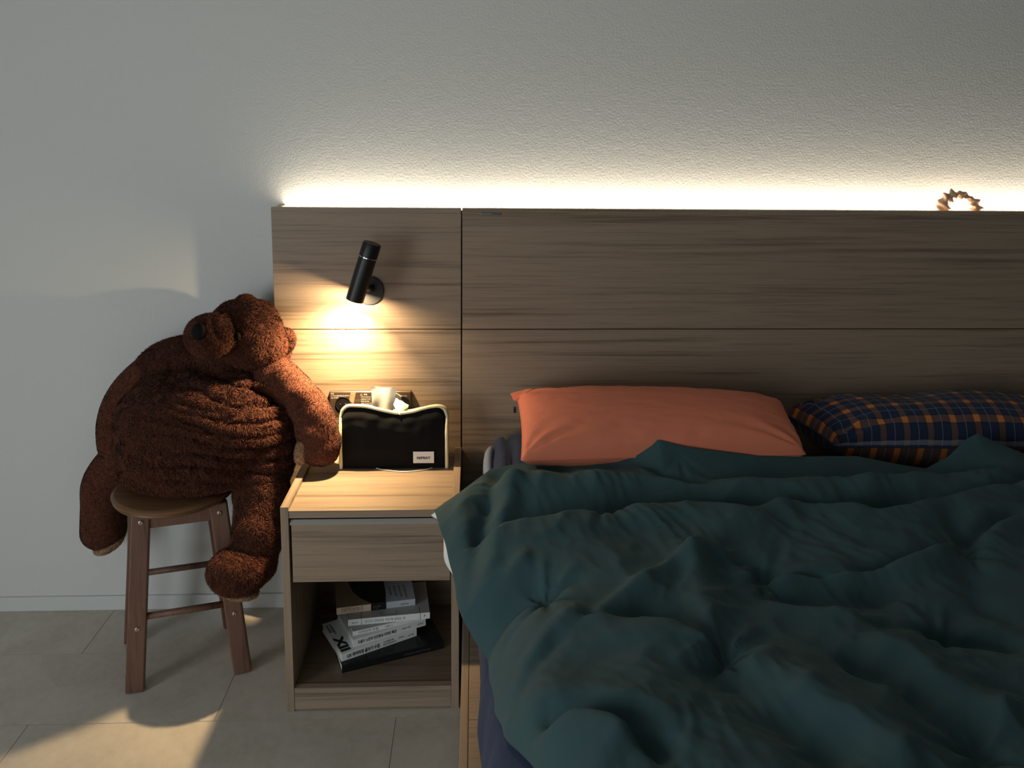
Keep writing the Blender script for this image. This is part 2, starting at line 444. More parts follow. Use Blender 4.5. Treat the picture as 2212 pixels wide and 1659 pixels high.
vs = [bm.verts.new(v) for v in ((-NW + TP + 0.003, -ND - 0.001, 0.4865), (-TP - 0.001, -ND - 0.001, 0.4865), (-TP - 0.001, -ND + 0.010, 0.4955), (-NW + TP + 0.003, -ND + 0.010, 0.4955),
                               (-NW + TP + 0.003, -ND + 0.019, 0.4865), (-TP - 0.001, -ND + 0.019, 0.4865))]
for fc in ((0, 1, 2, 3), (3, 2, 5, 4), (0, 4, 5, 1), (0, 3, 4), (1, 5, 2)): bm.faces.new([vs[i] for i in fc])
pe = from_bm('pull_edge', bm, m_pull, dr); pe['label'] = 'pale bevelled pull edge'
bm = bmesh.new()
bm_box(bm, -NW + TP + 0.012, -NW + TP + 0.024, -ND + 0.019, -0.04, 0.352, 0.470); bm_box(bm, -TP - 0.024, -TP - 0.012, -ND + 0.019, -0.04, 0.352, 0.470)
bm_box(bm, -NW + TP + 0.012, -TP - 0.012, -0.052, -0.04, 0.352, 0.470); bm_box(bm, -NW + TP + 0.012, -TP - 0.012, -ND + 0.019, -0.04, 0.345, 0.352)
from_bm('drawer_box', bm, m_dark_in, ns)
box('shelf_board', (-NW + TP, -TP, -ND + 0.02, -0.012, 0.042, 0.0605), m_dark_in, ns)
box('plinth', (-NW + TP + 0.0005, -TP - 0.0005, -ND + 0.001, -ND + 0.019, 0.004, 0.0612), m_wood4, ns, 0.0008)

# ------------------------------------------------------------------ bed: platform, mattress
bed = thing('bed_platform', 'low wood-grain bed platform under the mattress beside the nightstand', 'bed', (0.95, -1.05, 0))
PZ = 0.235
box('edge_rail', (0.009, 0.0252, -2.12, -0.002, 0.02, PZ), m_woody, bed, 0.0008)
xs = [-2.10, -1.40, -0.70, -0.003]
for a, b in zip(xs[:-1], xs[1:]):
    box('deck_board', (0.0262, 1.9, a + 0.0008, b - 0.0008, PZ - 0.02, PZ - 0.0005), m_wood, bed, 0.0006)
box('edge_rail', (1.9, 1.916, -2.12, -0.002, 0.02, PZ), m_woody, bed, 0.0008)
box('foot_rail', (0.009, 1.916, -2.136, -2.1205, 0.02, PZ), m_wood2, bed, 0.0008)

m_navy = mat_new('navy_cotton', 0.9, srgb(36, 51, 80), sheen=0.05)
bump(m_navy, noise_tex(m_navy, 500.0, None, 2), 0.15, 0.0006)
# mattress in its fitted sheet: section swept along the bed, gently rumpled
def mattress():
    prof = [(0.056, PZ + 0.001), (0.049, PZ + 0.02), (0.050, 0.30), (0.056, 0.35), (0.064, 0.39), (0.078, 0.425), (0.10, 0.445), (0.14, 0.462), (0.25, 0.482), (0.45, 0.50)]
    full = [(x, z) for x, z in prof] + [(1.86 - (x - 0.05), z) for x, z in reversed(prof)]
    P = catmull([(x, 0, z) for x, z in full], 150)
    ys = np.linspace(-2.08, -0.012, 260); nP, nY = len(P), len(ys)
    Yg, I = np.meshgrid(ys, np.arange(nP), indexing='ij')
    X = P[I, 0]; Z = P[I, 2]
    endr = np.clip((ys - ys[0]) / 0.05, 0, 1) * np.clip((ys[-1] - ys) / 0.05, 0, 1)
    Z = PZ + (Z - PZ) * (0.80 + 0.20 * np.sqrt(endr))[:, None]
    side = np.exp(-np.maximum(0, X - 0.05) / 0.03)
    wr = hash_noise(Yg * 9 + 4, Z * 2.5) * 0.010 + hash_noise(Yg * 22, Z * 5 + 3, seed=2) * 0.004
    X = X + side * wr * np.clip((Z - PZ) / 0.05, 0, 1)
    V = np.stack([X, Yg, Z], -1).reshape(-1, 3)
    ii = np.arange(nY - 1)[:, None] * nP + np.arange(nP - 1)[None, :]
    F = np.stack([ii, ii + 1, ii + nP + 1, ii + nP], -1).reshape(-1, 4)
    caps = [list(range(nP)), list(range((nY - 1) * nP + nP - 1, (nY - 1) * nP - 1, -1))]
    ib = np.arange(nY - 1) * nP; Fq = [tuple(int(c) for c in q) for q in np.vstack([F, np.stack([ib, ib + nP, ib + 2 * nP - 1, ib + nP - 1], -1)])]
    o = from_np('mattress', V, [q[::-1] for q in Fq] + caps, m_navy, None, (0.95, -1.05, PZ))
    return tag(o, 'mattress in a dark navy fitted sheet on the wood platform', 'mattress')
mattress()

# ------------------------------------------------------------------ pillows
def pillow_np(bl, br, fr, fl, hu, hd, n=90, power=0.5, pinch=0.03, seed=0, wr=0.004, floor_z=None):
    s = np.linspace(-1, 1, n); Sg, Tg = np.meshgrid(s, s, indexing='xy')     # S: left-right, T: back(-1)-front(1)
    bl, br, fr, fl = [np.array(p, float) for p in (bl, br, fr, fl)]
    # sides draw in between the corners
    S2 = Sg * (1 - pinch * (1 - Tg ** 2)); T2 = Tg * (1 - pinch * 1.6 * (1 - Sg ** 2))
    a, b = (S2 + 1) / 2, (T2 + 1) / 2
    P = (bl * ((1 - a) * (1 - b))[..., None] + br * (a * (1 - b))[..., None] + fr * (a * b)[..., None] + fl * ((1 - a) * b)[..., None])
    nr = np.cross(br - bl, fl - bl); nr = -nr / np.linalg.norm(nr)
    if nr[2] < 0: nr = -nr
    q = ((1 - np.abs(Sg) ** 2.6) * (1 - np.abs(Tg) ** 2.2)).clip(0, 1) ** power
    edge = 1 - q
    wv = wr * (hash_noise(Sg * 5 + seed, Tg * 4, seed=seed) + 0.6 * hash_noise(Sg * 11, Tg * 9 + seed, seed=seed + 1)) * (0.3 + edge)
    # pulls that run out of the corners
    for cs, ct in ((-1, -1), (1, -1), (1, 1), (-1, 1)):
        dx, dy = Sg - cs, Tg - ct; r = np.hypot(dx, dy); th = np.arctan2(dy, dx)
        wv += wr * 1.2 * np.sin(th * 11 + cs) * np.exp(-(r / 0.55) ** 2) * np.clip(r / 0.15, 0, 1)
    top = P + nr * ((hu * q) + wv * np.clip(q * 3, 0, 1))[..., None]
    bot = P - nr * ((hd * q) - 0.5 * wv * np.clip(q * 3, 0, 1))[..., None]
    if floor_z is not None: bot[..., 2] = np.maximum(bot[..., 2], floor_z)
    V = np.vstack([top.reshape(-1, 3), bot.reshape(-1, 3)])
    ii = np.arange(n - 1)[:, None] * n + np.arange(n - 1)[None, :]
    Ft = np.stack([ii, ii + n, ii + n + 1, ii + 1], -1).reshape(-1, 4); Fb = Ft[:, ::-1] + n * n
    wl = np.linalg.norm(br - bl); dl = np.linalg.norm(fl - bl)
    uv = np.stack([(Sg + 1) / 2 * wl, (Tg + 1) / 2 * dl * 1.25], -1).reshape(-1, 2)
    rim = np.concatenate([P[0, :], P[1:, -1], P[-1, ::-1][1:], P[::-1, 0][1:]])
    return V, np.vstack([Ft, Fb]), np.vstack([uv, uv + 0.37]), rim

m_orange = mat_new('orange_cotton', 0.85, srgb(229, 131, 99), sheen=0.1)
bump(m_orange, noise_tex(m_orange, 420.0, None, 2), 0.12, 0.0006)
o1 = thing('pillow', 'plain bright orange pillow in front of the headboard', 'pillow', (0.5, -0.22, 0.60))
OB = (0.152, -0.085, 0.700), (0.852, -0.135, 0.692), (0.828, -0.36, 0.652), (0.146, -0.385, 0.652)
V, F, uv, rim = pillow_np(*OB, 0.086, 0.06, 110, 0.34, 0.02, 3, 0.0035)
from_np('pillowcase', V, F, m_orange, o1)
# the pointed empty corner of the case and its dark zip tab
cV = [(0.152, -0.075, 0.694), (0.190, -0.085, 0.728), (0.200, -0.10, 0.690), (0.132, -0.075, 0.712), (0.140, -0.10, 0.700), (0.172, -0.072, 0.722)]
from_np('case_corner', cV, [(3, 5, 0), (5, 1, 2, 0), (3, 0, 4), (4, 0, 2), (3, 4, 2, 1, 5)], m_orange, o1, smooth=False)
box('zip_tab', (0.139, 0.146, -0.13, -0.118, 0.676, 0.690), m_ink, o1, 0.001)
rimt = rim[::2]; tube('seam', np.vstack([rimt, rimt[:1]]), 0.0022, m_orange, o1, 6)

o2 = thing('pillow', 'navy padded pillow peeking out from under the orange pillow', 'pillow', (0.45, -0.2, 0.5))
V, F, uv, rim = pillow_np((0.092, -0.03, 0.556), (0.86, -0.04, 0.556), (0.86, -0.36, 0.548), (0.078, -0.34, 0.548), 0.05, 0.05, 70, 0.24, 0.0, 5, 0.004, 0.5035)
V[:, 2] -= 0.022 * np.exp(-((V[:, 0] - 0.128) / 0.006) ** 2) * (V[:, 2] > 0.55)
from_np('cover', V, F, m_navy, o2)
m_pale = mat_new('pale_blue_lining', 0.85, srgb(126, 140, 165))
pl = tube('lining_edge', catmull([(0.085, -0.06, 0.55), (0.074, -0.12, 0.545), (0.072, -0.20, 0.535), (0.078, -0.26, 0.53)], 14), [0.004, 0.008, 0.011, 0.012, 0.013, 0.013, 0.013, 0.013, 0.013, 0.012, 0.011, 0.009, 0.006, 0.003], m_pale, o2, 10, flat=1.8)
pl['label'] = 'pale blue lining edge'

def plaid():
    m = mat_new('plaid_flannel', 0.95, sheen=0.1)
    tcn = m.node_tree.nodes.new('ShaderNodeUVMap'); tcn.uv_map = 'uv'
    sp = m.node_tree.nodes.new('ShaderNodeSeparateXYZ'); L(m, tcn.outputs[0], sp.inputs[0])
    navy, navy2, band, lin = srgb(24, 40, 68), srgb(12, 20, 36), srgb(122, 86, 64), srgb(150, 152, 160)
    K, Wt = (0, 0, 0, 1), (1, 1, 1, 1)
    def stripes(src, per, off):
        f = math_n(m, 'FRACT', math_n(m, 'ADD', math_n(m, 'DIVIDE', src, per), off))
        return ramp(m, f, [(0.0, band), (0.26, navy2), (0.30, navy), (0.61, lin), (0.635, navy), (0.96, navy2)], 'CONSTANT'), ramp(m, f, [(0.0, Wt), (0.26, K)], 'CONSTANT')
    a, am_ = stripes(sp.outputs[0], 0.0690, 0.1); b, bm_ = stripes(sp.outputs[1], 0.0560, 0.35)
    both = mixc(m, 1.0, am_, bm_, 'MULTIPLY')
    c = mixc(m, both, mixc(m, 0.5, a, b), srgb(196, 116, 56))
    L(m, c, bsdf(m).inputs['Base Color'])
    bump(m, noise_tex(m, 600.0, None, 2), 0.2, 0.0006)
    return m
m_plaid = plaid()
o3 = thing('pillow', 'navy and rust plaid flannel pillow behind the green duvet', 'pillow', (1.25, -0.2, 0.5))
V, F, uv, rim = pillow_np((0.885, -0.060, 0.648), (1.64, -0.045, 0.655), (1.60, -0.30, 0.632), (0.960, -0.235, 0.620), 0.100, 0.11, 110, 0.42, 0.025, 9, 0.005, 0.503)
V[:, 2] -= 0.016 * np.exp(-(((V[:, 0] - 1.18) / 0.09) ** 2 + ((V[:, 1] + 0.14) / 0.06) ** 2)) * (V[:, 2] > 0.63)
from_np('pillowcase', V, F, m_plaid, o3, uv=uv)
rimt = rim[::2]; tube('seam', np.vstack([rimt, rimt[:1]]), 0.003, m_navy, o3, 6)

# ------------------------------------------------------------------ duvet
m_teal = mat_new('teal_cotton', 0.9, srgb(66, 92, 94), spec=0.3, sheen=0.06)
_t = noise_tex(m_teal, 320.0, None, 3, 0.6); bump(m_teal, _t, 0.12, 0.0008)
_tb = noise_tex(m_teal, 6.0, None, 3, 0.6)
L(m_teal, ramp(m_teal, _tb, [(0.3, srgb(54, 79, 84)), (0.7, srgb(60, 86, 89))]), bsdf(m_teal).inputs['Base Color'])
m_under = mat_new('white_duvet_underside', 0.9, (0.78, 0.80, 0.78, 1))

def polydist(X, Y, pts):
    best = np.full(X.shape, 1e9); sgn = np.ones(X.shape); par = np.zeros(X.shape)
    n = len(pts) - 1
    for i in range(n):
        a, b = np.array(pts[i][:2]), np.array(pts[i + 1][:2]); d = b - a; l2 = d @ d
        t = (((X - a[0]) * d[0] + (Y - a[1]) * d[1]) / l2).clip(0, 1)
        dx, dy = X - a[0] - t * d[0], Y - a[1] - t * d[1]; r = np.hypot(dx, dy)
        m_ = r < best
        sgn = np.where(m_, np.sign(d[0] * dy - d[1] * dx), sgn); par = np.where(m_, (i + t) / n, par); best = np.minimum(best, r)
    return best, sgn, par

def duvet():
    nu, nv = 430, 380
    hem = np.array([(-0.43, -0.056, 0.562), (-0.50, -0.038, 0.545), (-0.59, -0.011, 0.500), (-0.645, 0.000, 0.472), (-0.695, 0.017, 0.45), (-0.725, 0.040, 0.425),
                    (-0.75, 0.062, 0.405), (-0.85, 0.069, 0.42), (-0.92, 0.071, 0.43), (-1.01, 0.086, 0.452), (-1.10, 0.122, 0.478), (-1.3, 0.20, 0.50), (-2.05, 0.35, 0.50)])[::-1]
    bk = np.array([(-0.05, -0.438, 0.562), (-0.032, -0.419, 0.575), (0.01, -0.395, 0.595), (0.075, -0.337, 0.615), (0.12, -0.335, 0.622), (0.208, -0.343, 0.635), (0.285, -0.343, 0.645), (0.373, -0.345, 0.66), (0.436, -0.359, 0.685), (0.472, -0.37, 0.695), (0.532, -0.377, 0.68), (0.623, -0.37, 0.665), (0.726, -0.363, 0.65), (0.819, -0.356, 0.645), (0.961, -0.344, 0.64), (1.061, -0.353, 0.622), (1.129, -0.356, 0.612), (1.181, -0.36, 0.645), (1.227, -0.345, 0.68), (1.258, -0.342, 0.695), (1.3, -0.349, 0.675), (1.366, -0.361, 0.65), (1.475, -0.353, 0.64), (1.611, -0.358, 0.635)])      # head-end edge: x, y, height
    Xr, Yf = 1.92, -2.05
    u = np.linspace(0, 1, nu) ** 1.25; v = np.linspace(0, 1, nv) ** 1.35
    U, Vv = np.meshgrid(u, v, indexing='xy')
    # plan position: hem on the left, back edge at the head end
    Y0 = np.interp(np.linspace(bk[0, 0], Xr, nu), bk[:, 0], bk[:, 1]); 
    Xg = bk[0, 0] + U * (Xr - bk[0, 0])
    for _ in range(3):
        Yb = np.interp(Xg, bk[:, 0], bk[:, 1]); Yg = Yb + Vv * (Yf - Yb)
        Xh = np.interp(Yg, hem[:, 0], hem[:, 1]); Xh = np.where(Yg > -0.43, bk[0, 0], Xh)
        Xg = Xh + U * (Xr - Xh)
    Zh = np.interp(Yg, hem[:, 0], hem[:, 2]); Zb = np.interp(Xg, bk[:, 0], bk[:, 2])
    X, Y = Xg, Yg
    t = -Y
    base = 0.562 + 0.030 * np.exp(-((t - 0.55) / 0.22) ** 2) - 0.02 * np.clip((t - 1.0) / 0.8, 0, 1) + 0.012 * np.clip(X - 0.6, 0, 1)
    H = np.zeros_like(X)
    # (plan points along the fold, height, width on the left of travel, width on the right, fold height)
    def fold(pts, amp, wl, wr_, taper=True):
        nonlocal H
        d, s_, p = polydist(X, Y, catmull_2(pts))
        w_ = np.where(s_ > 0, wl, wr_)
        e = np.exp(-(d / w_) ** 2)
        if taper: e = e * np.clip(np.minimum(p, 1 - p) * 7 + 0.12, 0, 1)
        H = H + amp * e
    def catmull_2(P): return [tuple(q) for q in catmull(np.array(P), max(8, 4 * len(P)))]
    # head-end roll, then the long deep valley below it
    fold([(0.095, -0.42), (0.274, -0.436), (0.452, -0.451), (0.635, -0.479), (0.851, -0.472), (1.077, -0.452), (1.34, -0.407)], 0.050, 0.06, 0.05, False)
    fold([(0.08, -0.569), (0.22, -0.537), (0.314, -0.539), (0.411, -0.492), (0.531, -0.521), (0.619, -0.542), (0.726, -0.525), (0.879, -0.546), (0.929, -0.553), (1.043, -0.521), (1.197, -0.475), (1.372, -0.443)], -0.042, 0.045, 0.016, False)
    fold([(0.109, -0.599), (0.247, -0.583), (0.41, -0.556), (0.53, -0.559), (0.624, -0.581), (0.727, -0.521), (0.82, -0.523), (0.898, -0.598), (1.092, -0.507), (1.255, -0.453), (1.339, -0.49)], 0.030, 0.03, 0.055, False)
    fold([(0.554, -0.426), (0.701, -0.439), (0.877, -0.435), (1.07, -0.421), (1.302, -0.399)], -0.030, 0.030, 0.014)
    fold([(0.209, -0.324), (0.375, -0.341), (0.477, -0.434), (0.597, -0.462)], -0.022, 0.022, 0.014)
    # second ridge through the middle with a broad hollow in front
    fold([(0.264, -0.853), (0.363, -0.781), (0.438, -0.729), (0.509, -0.696), (0.59, -0.766), (0.693, -0.754), (0.784, -0.771), (0.898, -0.754), (1.015, -0.699), (1.202, -0.615)], 0.026, 0.020, 0.030, False)
    fold([(0.529, -0.701), (0.551, -0.747), (0.619, -0.808), (0.723, -0.829), (0.844, -0.799)], -0.034, 0.05, 0.045)
    fold([(0.599, -0.742), (0.672, -0.761), (0.79, -0.76), (0.913, -0.72), (1.034, -0.684)], -0.020, 0.018, 0.01)
    fold([(0.528, -0.701), (0.566, -0.808), (0.618, -0.854), (0.673, -0.884), (0.752, -0.926), (0.844, -0.931)], 0.018, 0.03, 0.03)
    fold([(0.698, -0.901), (0.783, -0.914), (0.852, -0.928), (0.905, -0.943), (0.969, -0.98)], -0.030, 0.020, 0.035)
    fold([(0.478, -0.683), (0.454, -0.805), (0.439, -0.918), (0.45, -0.986)], 0.022, 0.045, 0.03)
    fold([(0.217, -0.856), (0.264, -0.861), (0.322, -0.859), (0.382, -0.888), (0.431, -0.938), (0.458, -0.975)], -0.026, 0.035, 0.016)
    fold([(0.089, -0.906), (0.166, -0.84), (0.26, -0.884), (0.37, -0.939), (0.458, -1.035), (0.5, -1.156)], 0.018, 0.05, 0.05)
    fold([(0.401, -0.974), (0.433, -1.021), (0.471, -1.085), (0.512, -1.162), (0.542, -1.23)], -0.034, 0.05, 0.045)
    fold([(0.475, -0.981), (0.515, -1.04), (0.558, -1.113), (0.614, -1.171), (0.649, -1.24)], 0.028, 0.05, 0.04)
    fold([(0.63, -0.983), (0.694, -1.042), (0.736, -1.125), (0.755, -1.19)], -0.028, 0.04, 0.025)
    fold([(0.678, -0.962), (0.748, -1.024), (0.792, -1.1), (0.839, -1.15)], 0.022, 0.04, 0.04)
    fold([(0.125, -1.082), (0.182, -1.076), (0.228, -1.1), (0.276, -1.138), (0.31, -1.195)], -0.046, 0.030, 0.016)
    fold([(0.102, -1.119), (0.172, -1.098), (0.224, -1.123), (0.263, -1.168)], 0.030, 0.02, 0.05)
    fold([(0.092, -1.033), (0.163, -1.051), (0.243, -1.088), (0.325, -1.156)], 0.022, 0.05, 0.03)
    fold([(1.017, -0.701), (1.121, -0.613), (1.229, -0.575)], -0.026, 0.02, 0.02)
    fold([(1.089, -0.529), (1.026, -0.687), (0.962, -0.85), (0.994, -0.921)], -0.015, 0.03, 0.03)
    # folds falling over the left side from the shoulder
    fold([(0.112, -0.257), (0.073, -0.46), (0.032, -0.645), (0.016, -0.781)], -0.030, 0.020, 0.022)
    fold([(0.054, -0.288), (0.011, -0.437), (-0.012, -0.567)], 0.022, 0.025, 0.025)
    fold([(0.153, -0.346), (0.086, -0.57), (0.055, -0.715), (0.025, -0.824)], 0.022, 0.024, 0.03)
    fold([(0.175, -0.733), (0.112, -0.747), (0.059, -0.777), (0.029, -0.82)], -0.022, 0.018, 0.02)
    fold([(0.153, -0.666), (0.087, -0.723), (0.042, -0.762)], 0.014, 0.02, 0.02)
    fold([(0.111, -0.792), (0.079, -0.848), (0.066, -0.937)], -0.016, 0.014, 0.014)
    fold([(0.226, -0.839), (0.145, -0.904), (0.102, -0.964), (0.074, -1.04)], 0.014, 0.02, 0.02)
    fold([(0.195, -0.892), (0.125, -0.964), (0.092, -1.03)], -0.008, 0.014, 0.014)
    # quilting tufts with puckers around them
    for (cx_, cy_, ph, a) in ((0.172, -0.766, 3.0, 1.0), (0.592, -0.759, 6.0, 0.8), (0.455, -0.972, 2.0, 1.0), (0.847, -0.927, 0.0, 0.9), (1.017, -0.705, 3.0, 0.8), (0.517, -0.387, 3.0, 0.7), (0.755, -1.19, 3.0, 0.8), (0.312, -0.543, 5.0, 0.5)):
        c = (cx_, cy_); dx, dy = X - c[0], Y - c[1]; r = np.hypot(dx, dy); th = np.arctan2(dy, dx)
        H -= 0.024 * a * np.exp(-(r / 0.022) ** 2) + 0.012 * a * np.exp(-(r / 0.06) ** 2)
        H += 0.0055 * a * np.sin(th * 7 + ph) * np.exp(-(r / 0.085) ** 2) * np.clip(r / 0.02, 0, 1)
        H += 0.0025 * a * np.sin(th * 13 + 2 * ph) * np.exp(-(r / 0.07) ** 2) * np.clip(r / 0.02, 0, 1)
    # broad softness and fine crumple
    wx = X + 0.05 * hash_noise(X * 4, Y * 4, seed=5); wy = Y + 0.05 * hash_noise(X * 4 + 9, Y * 4, seed=6)
    H += 0.010 * hash_noise(wx * 5, wy * 6, seed=1)
    rid = 1 - np.abs(hash_noise(wx * 7 + wy * 3, wy * 9 - wx * 3, seed=2)) * 2
    H += 0.0080 * rid
    rid2 = 1 - np.abs(hash_noise(wx * 15 + wy * 9, wy * 17 - wx * 5, seed=3)) * 2
    H += 0.0042 * np.sign(rid2) * np.abs(rid2) ** 1.2 * (0.4 + 0.6 * np.clip(hash_noise(X * 3, Y * 3, seed=8) + 0.5, 0, 1))
    H += 0.0009 * hash_noise(X * 45 + 12 * Y, Y * 40, seed=4)
    pm = np.clip(hash_noise(X * 4 + 7, Y * 4, seed=11) * 1.6 + 0.35, 0, 1); pm2 = np.clip(hash_noise(X * 3.3, Y * 5 + 3, seed=12) * 1.6 + 0.3, 0, 1)
    H += 0.0026 * pm * (1 - 2 * np.abs(hash_noise(wx * 34 + wy * 14, wy * 9 - wx * 5, seed=13)))
    H += 0.0024 * pm2 * (1 - 2 * np.abs(hash_noise(wx * 10 - wy * 7, wy * 34 + wx * 12, seed=14)))
    lm = np.exp(-np.clip(X + 0.05, 0, None) / 0.16)
    H += 0.0035 * lm * (1 - 2 * np.abs(hash_noise(wx * 30 + wy * 22, wy * 8 - wx * 9, seed=15)))
    Z = base + H
    # settle to the back edge and to the hanging hem
    sb = np.clip(Yb - Y, 0, None)
    Z = Zb + (Z - Zb) * (1 - np.exp(-(sb / 0.05) ** 1.3))
    r = np.clip(X - Xh, 0, None)
    wide = np.interp(-Y, [0.43, 0.6, 0.8, 1.1, 1.4], [0.055, 0.075, 0.085, 0.06, 0.05])
    drop = 1 - np.exp(-(r / wide) ** 1.0)
    Z = Zh + (Z - Zh) * drop ** 0.75
    # scalloped hem
    X = X + 0.006 * hash_noise(Y * 14, Y * 0 + 3, seed=7) * np.exp(-r / 0.04) * (Y < -0.5)
    top = np.stack([X, Y, Z], -1)
    de = np.minimum(np.minimum(r, sb), 0.06)
    bot = top.copy(); bot[..., 2] -= 0.004 + 0.030 * np.sqrt(np.clip(de / 0.06, 0, 1))
    floor_ = np.interp(X, [0.05, 0.07, 0.10, 0.14, 0.25, 0.45], [0.30, 0.40, 0.445, 0.464, 0.484, 0.502])
    bot[..., 2] = np.minimum(np.maximum(bot[..., 2], np.where(X > 0.08, floor_ + 0.002, -1)), top[..., 2] - 0.003)
    V = np.vstack([top.reshape(-1, 3), bot.reshape(-1, 3)]); n0 = nu * nv
    ii = np.arange(nv - 1)[:, None] * nu + np.arange(nu - 1)[None, :]
    Ft = np.stack([ii, ii + nu, ii + nu + 1, ii + 1], -1).reshape(-1, 4); Fb = Ft[:, ::-1] + n0
    def strip(idx): return np.stack([idx[:-1], idx[1:], idx[1:] + n0, idx[:-1] + n0], -1)
    rim = np.vstack([strip(np.arange(nu)), strip(np.arange(nv) * nu)[:, ::-1], strip((nv - 1) * nu + np.arange(nu))[:, ::-1], strip(np.arange(nv) * nu + nu - 1)])
    F = np.vstack([Ft, rim, Fb])
    root = thing('duvet', 'dark teal rumpled duvet spread over the bed', 'duvet', (0.9, -1.1, 0.5))
    midx = np.concatenate([np.zeros(len(Ft) + len(rim), int), np.ones(len(Fb), int)])
    from_np('cover', V, F, [m_teal, m_under], root, midx=midx)
    # pale underside turned out as a sliver along the hanging corner
    j = [i for i in range(nv) if -0.66 < Y[i, 0] < -0.40]
    E0 = bot[j, 0]; E1 = bot[j, 14]; n = len(j)
    k = np.exp(-((E0[:, 1] + 0.435) / 0.022) ** 2) * 1.0 + np.exp(-((E0[:, 1] + 0.555) / 0.04) ** 2) * 0.95
    O0 = E0 + np.stack([0.006 - 0.014 * k, 0 * k, 0.0 - 0.010 * k], -1); I0 = E1 - np.array([0, 0, 0.004])
    O1 = O0 + np.array([0.001, 0, -0.0025]); I1 = I0 - np.array([0, 0, 0.002])
    Vs = np.vstack([O0, I0, O1, I1]); q = np.arange(n - 1)
    Fs = np.vstack([np.stack([q, q + 1, q + 1 + n, q + n], -1), np.stack([q + 2 * n, q + 3 * n, q + 3 * n + 1, q + 2 * n + 1], -1), np.stack([q, q + 2 * n, q + 2 * n + 1, q + 1], -1)])
    ub = from_np('lining_edge', Vs, Fs, m_under, root); ub['label'] = 'white underside showing at the duvet edge'
duvet()

# ------------------------------------------------------------------ wooden stool
m_stool = wood('stool_wood', 'Z', light=(0.165, 0.088, 0.062), dark=(0.10, 0.050, 0.035), rough=0.45, seed=2.0, s=0.8)
m_stooltop = wood('stool_seat_wood', 'X', light=(0.18, 0.090, 0.042), dark=(0.11, 0.054, 0.026), rough=0.38, seed=4.0, s=0.8)
m_bolt = mat_new('bolt_metal', 0.35, (0.45, 0.40, 0.33, 1), metal=1.0)
SC = Vector((-0.739, -0.1375, 0)); SA = math.radians(15.3); SH = 0.488
st = thing('stool', 'round brown wooden stool with four splayed legs under the bear', 'stool', SC)
ex = Vector((math.cos(SA), math.sin(SA), 0)); ey = Vector((-math.sin(SA + 0.14), math.cos(SA + 0.14), 0))
lathe('seat', [(0.0, 0.0), (0.130, 0.0), (0.145, 0.003), (0.149, 0.008), (0.1475, 0.0115), (0.151, 0.014), (0.152, 0.020), (0.149, 0.0235), (0.142, 0.0255), (0.0, 0.0255)],
      SC + Vector((-0.006, 0, SH - 0.0255)), (0, 0, 1), m_stooltop, st, 72)
def lp(sx, sy, z):      # leg centre line
    k = 0.0905 + (0.130 - 0.0905) * (1 - z / (SH - 0.026))
    return SC + ex * (sx * k) + ey * (sy * k * 0.86) + Vector((0, 0, z))
for sx, sy in ((-1, -1), (1, -1), (-1, 1), (1, 1)):
    lg = beam('leg', lp(sx, sy, 0.0015), lp(sx, sy, SH - 0.0258), 0.044, 0.030, ex, m_stool, st, 0.004)
    for z in (0.440, 0.168):
        c = lp(sx, sy, z) + ey * (sy * 0.0148)
        lathe('bolt', [(0.0065, 0.0), (0.0065, 0.0015), (0.004, 0.003), (0.0025, 0.0032), (0.0, 0.0015)], c, ey * sy, m_bolt, lg, 16)
for s_ in (-1, 1):
    a, b = lp(-1, s_, 0.440), lp(1, s_, 0.440); beam('apron', a + ex * 0.02, b - ex * 0.02, 0.042, 0.020, (0, 0, 1), m_stool, st, 0.002)
    a, b = lp(s_, -1, 0.440), lp(s_, 1, 0.440); beam('apron', a + ey * 0.014, b - ey * 0.014, 0.042, 0.020, (0, 0, 1), m_stool, st, 0.002)
    tube('stretcher', [lp(-1, s_, 0.205 if s_ > 0 else 0.19) + ex * 0.018, lp(1, s_, 0.205 if s_ > 0 else 0.19) - ex * 0.018], 0.0085, m_stool, st, 14)
    tube('stretcher', [lp(s_, -1, 0.265) + ey * 0.012, lp(s_, 1, 0.265) - ey * 0.012], 0.0085, m_stool, st, 14)

# ------------------------------------------------------------------ plush bear
def fur_mat(name, c0, c1):
    m = mat_new(name, 0.9, c0, spec=0.15, sheen=0.08)
    n = noise_tex(m, 90.0, None, 3, 0.6)
    L(m, ramp(m, n, [(0.35, c0), (0.65, c1)]), bsdf(m).inputs['Base Color'])
    return m
m_fur = fur_mat('brown_fur', (0.080, 0.025, 0.0135, 1), (0.120, 0.041, 0.023, 1))
m_pad = fur_mat('beige_fur', (0.34, 0.20, 0.11, 1), (0.42, 0.26, 0.15, 1))
m_nose = mat_new('black_nose', 0.85, (0.005, 0.005, 0.006, 1), spec=0.15)
bear = thing('teddy_bear', 'large brown plush bear slumped on the wooden stool', 'plush toy', (-0.66, -0.15, 0.488))

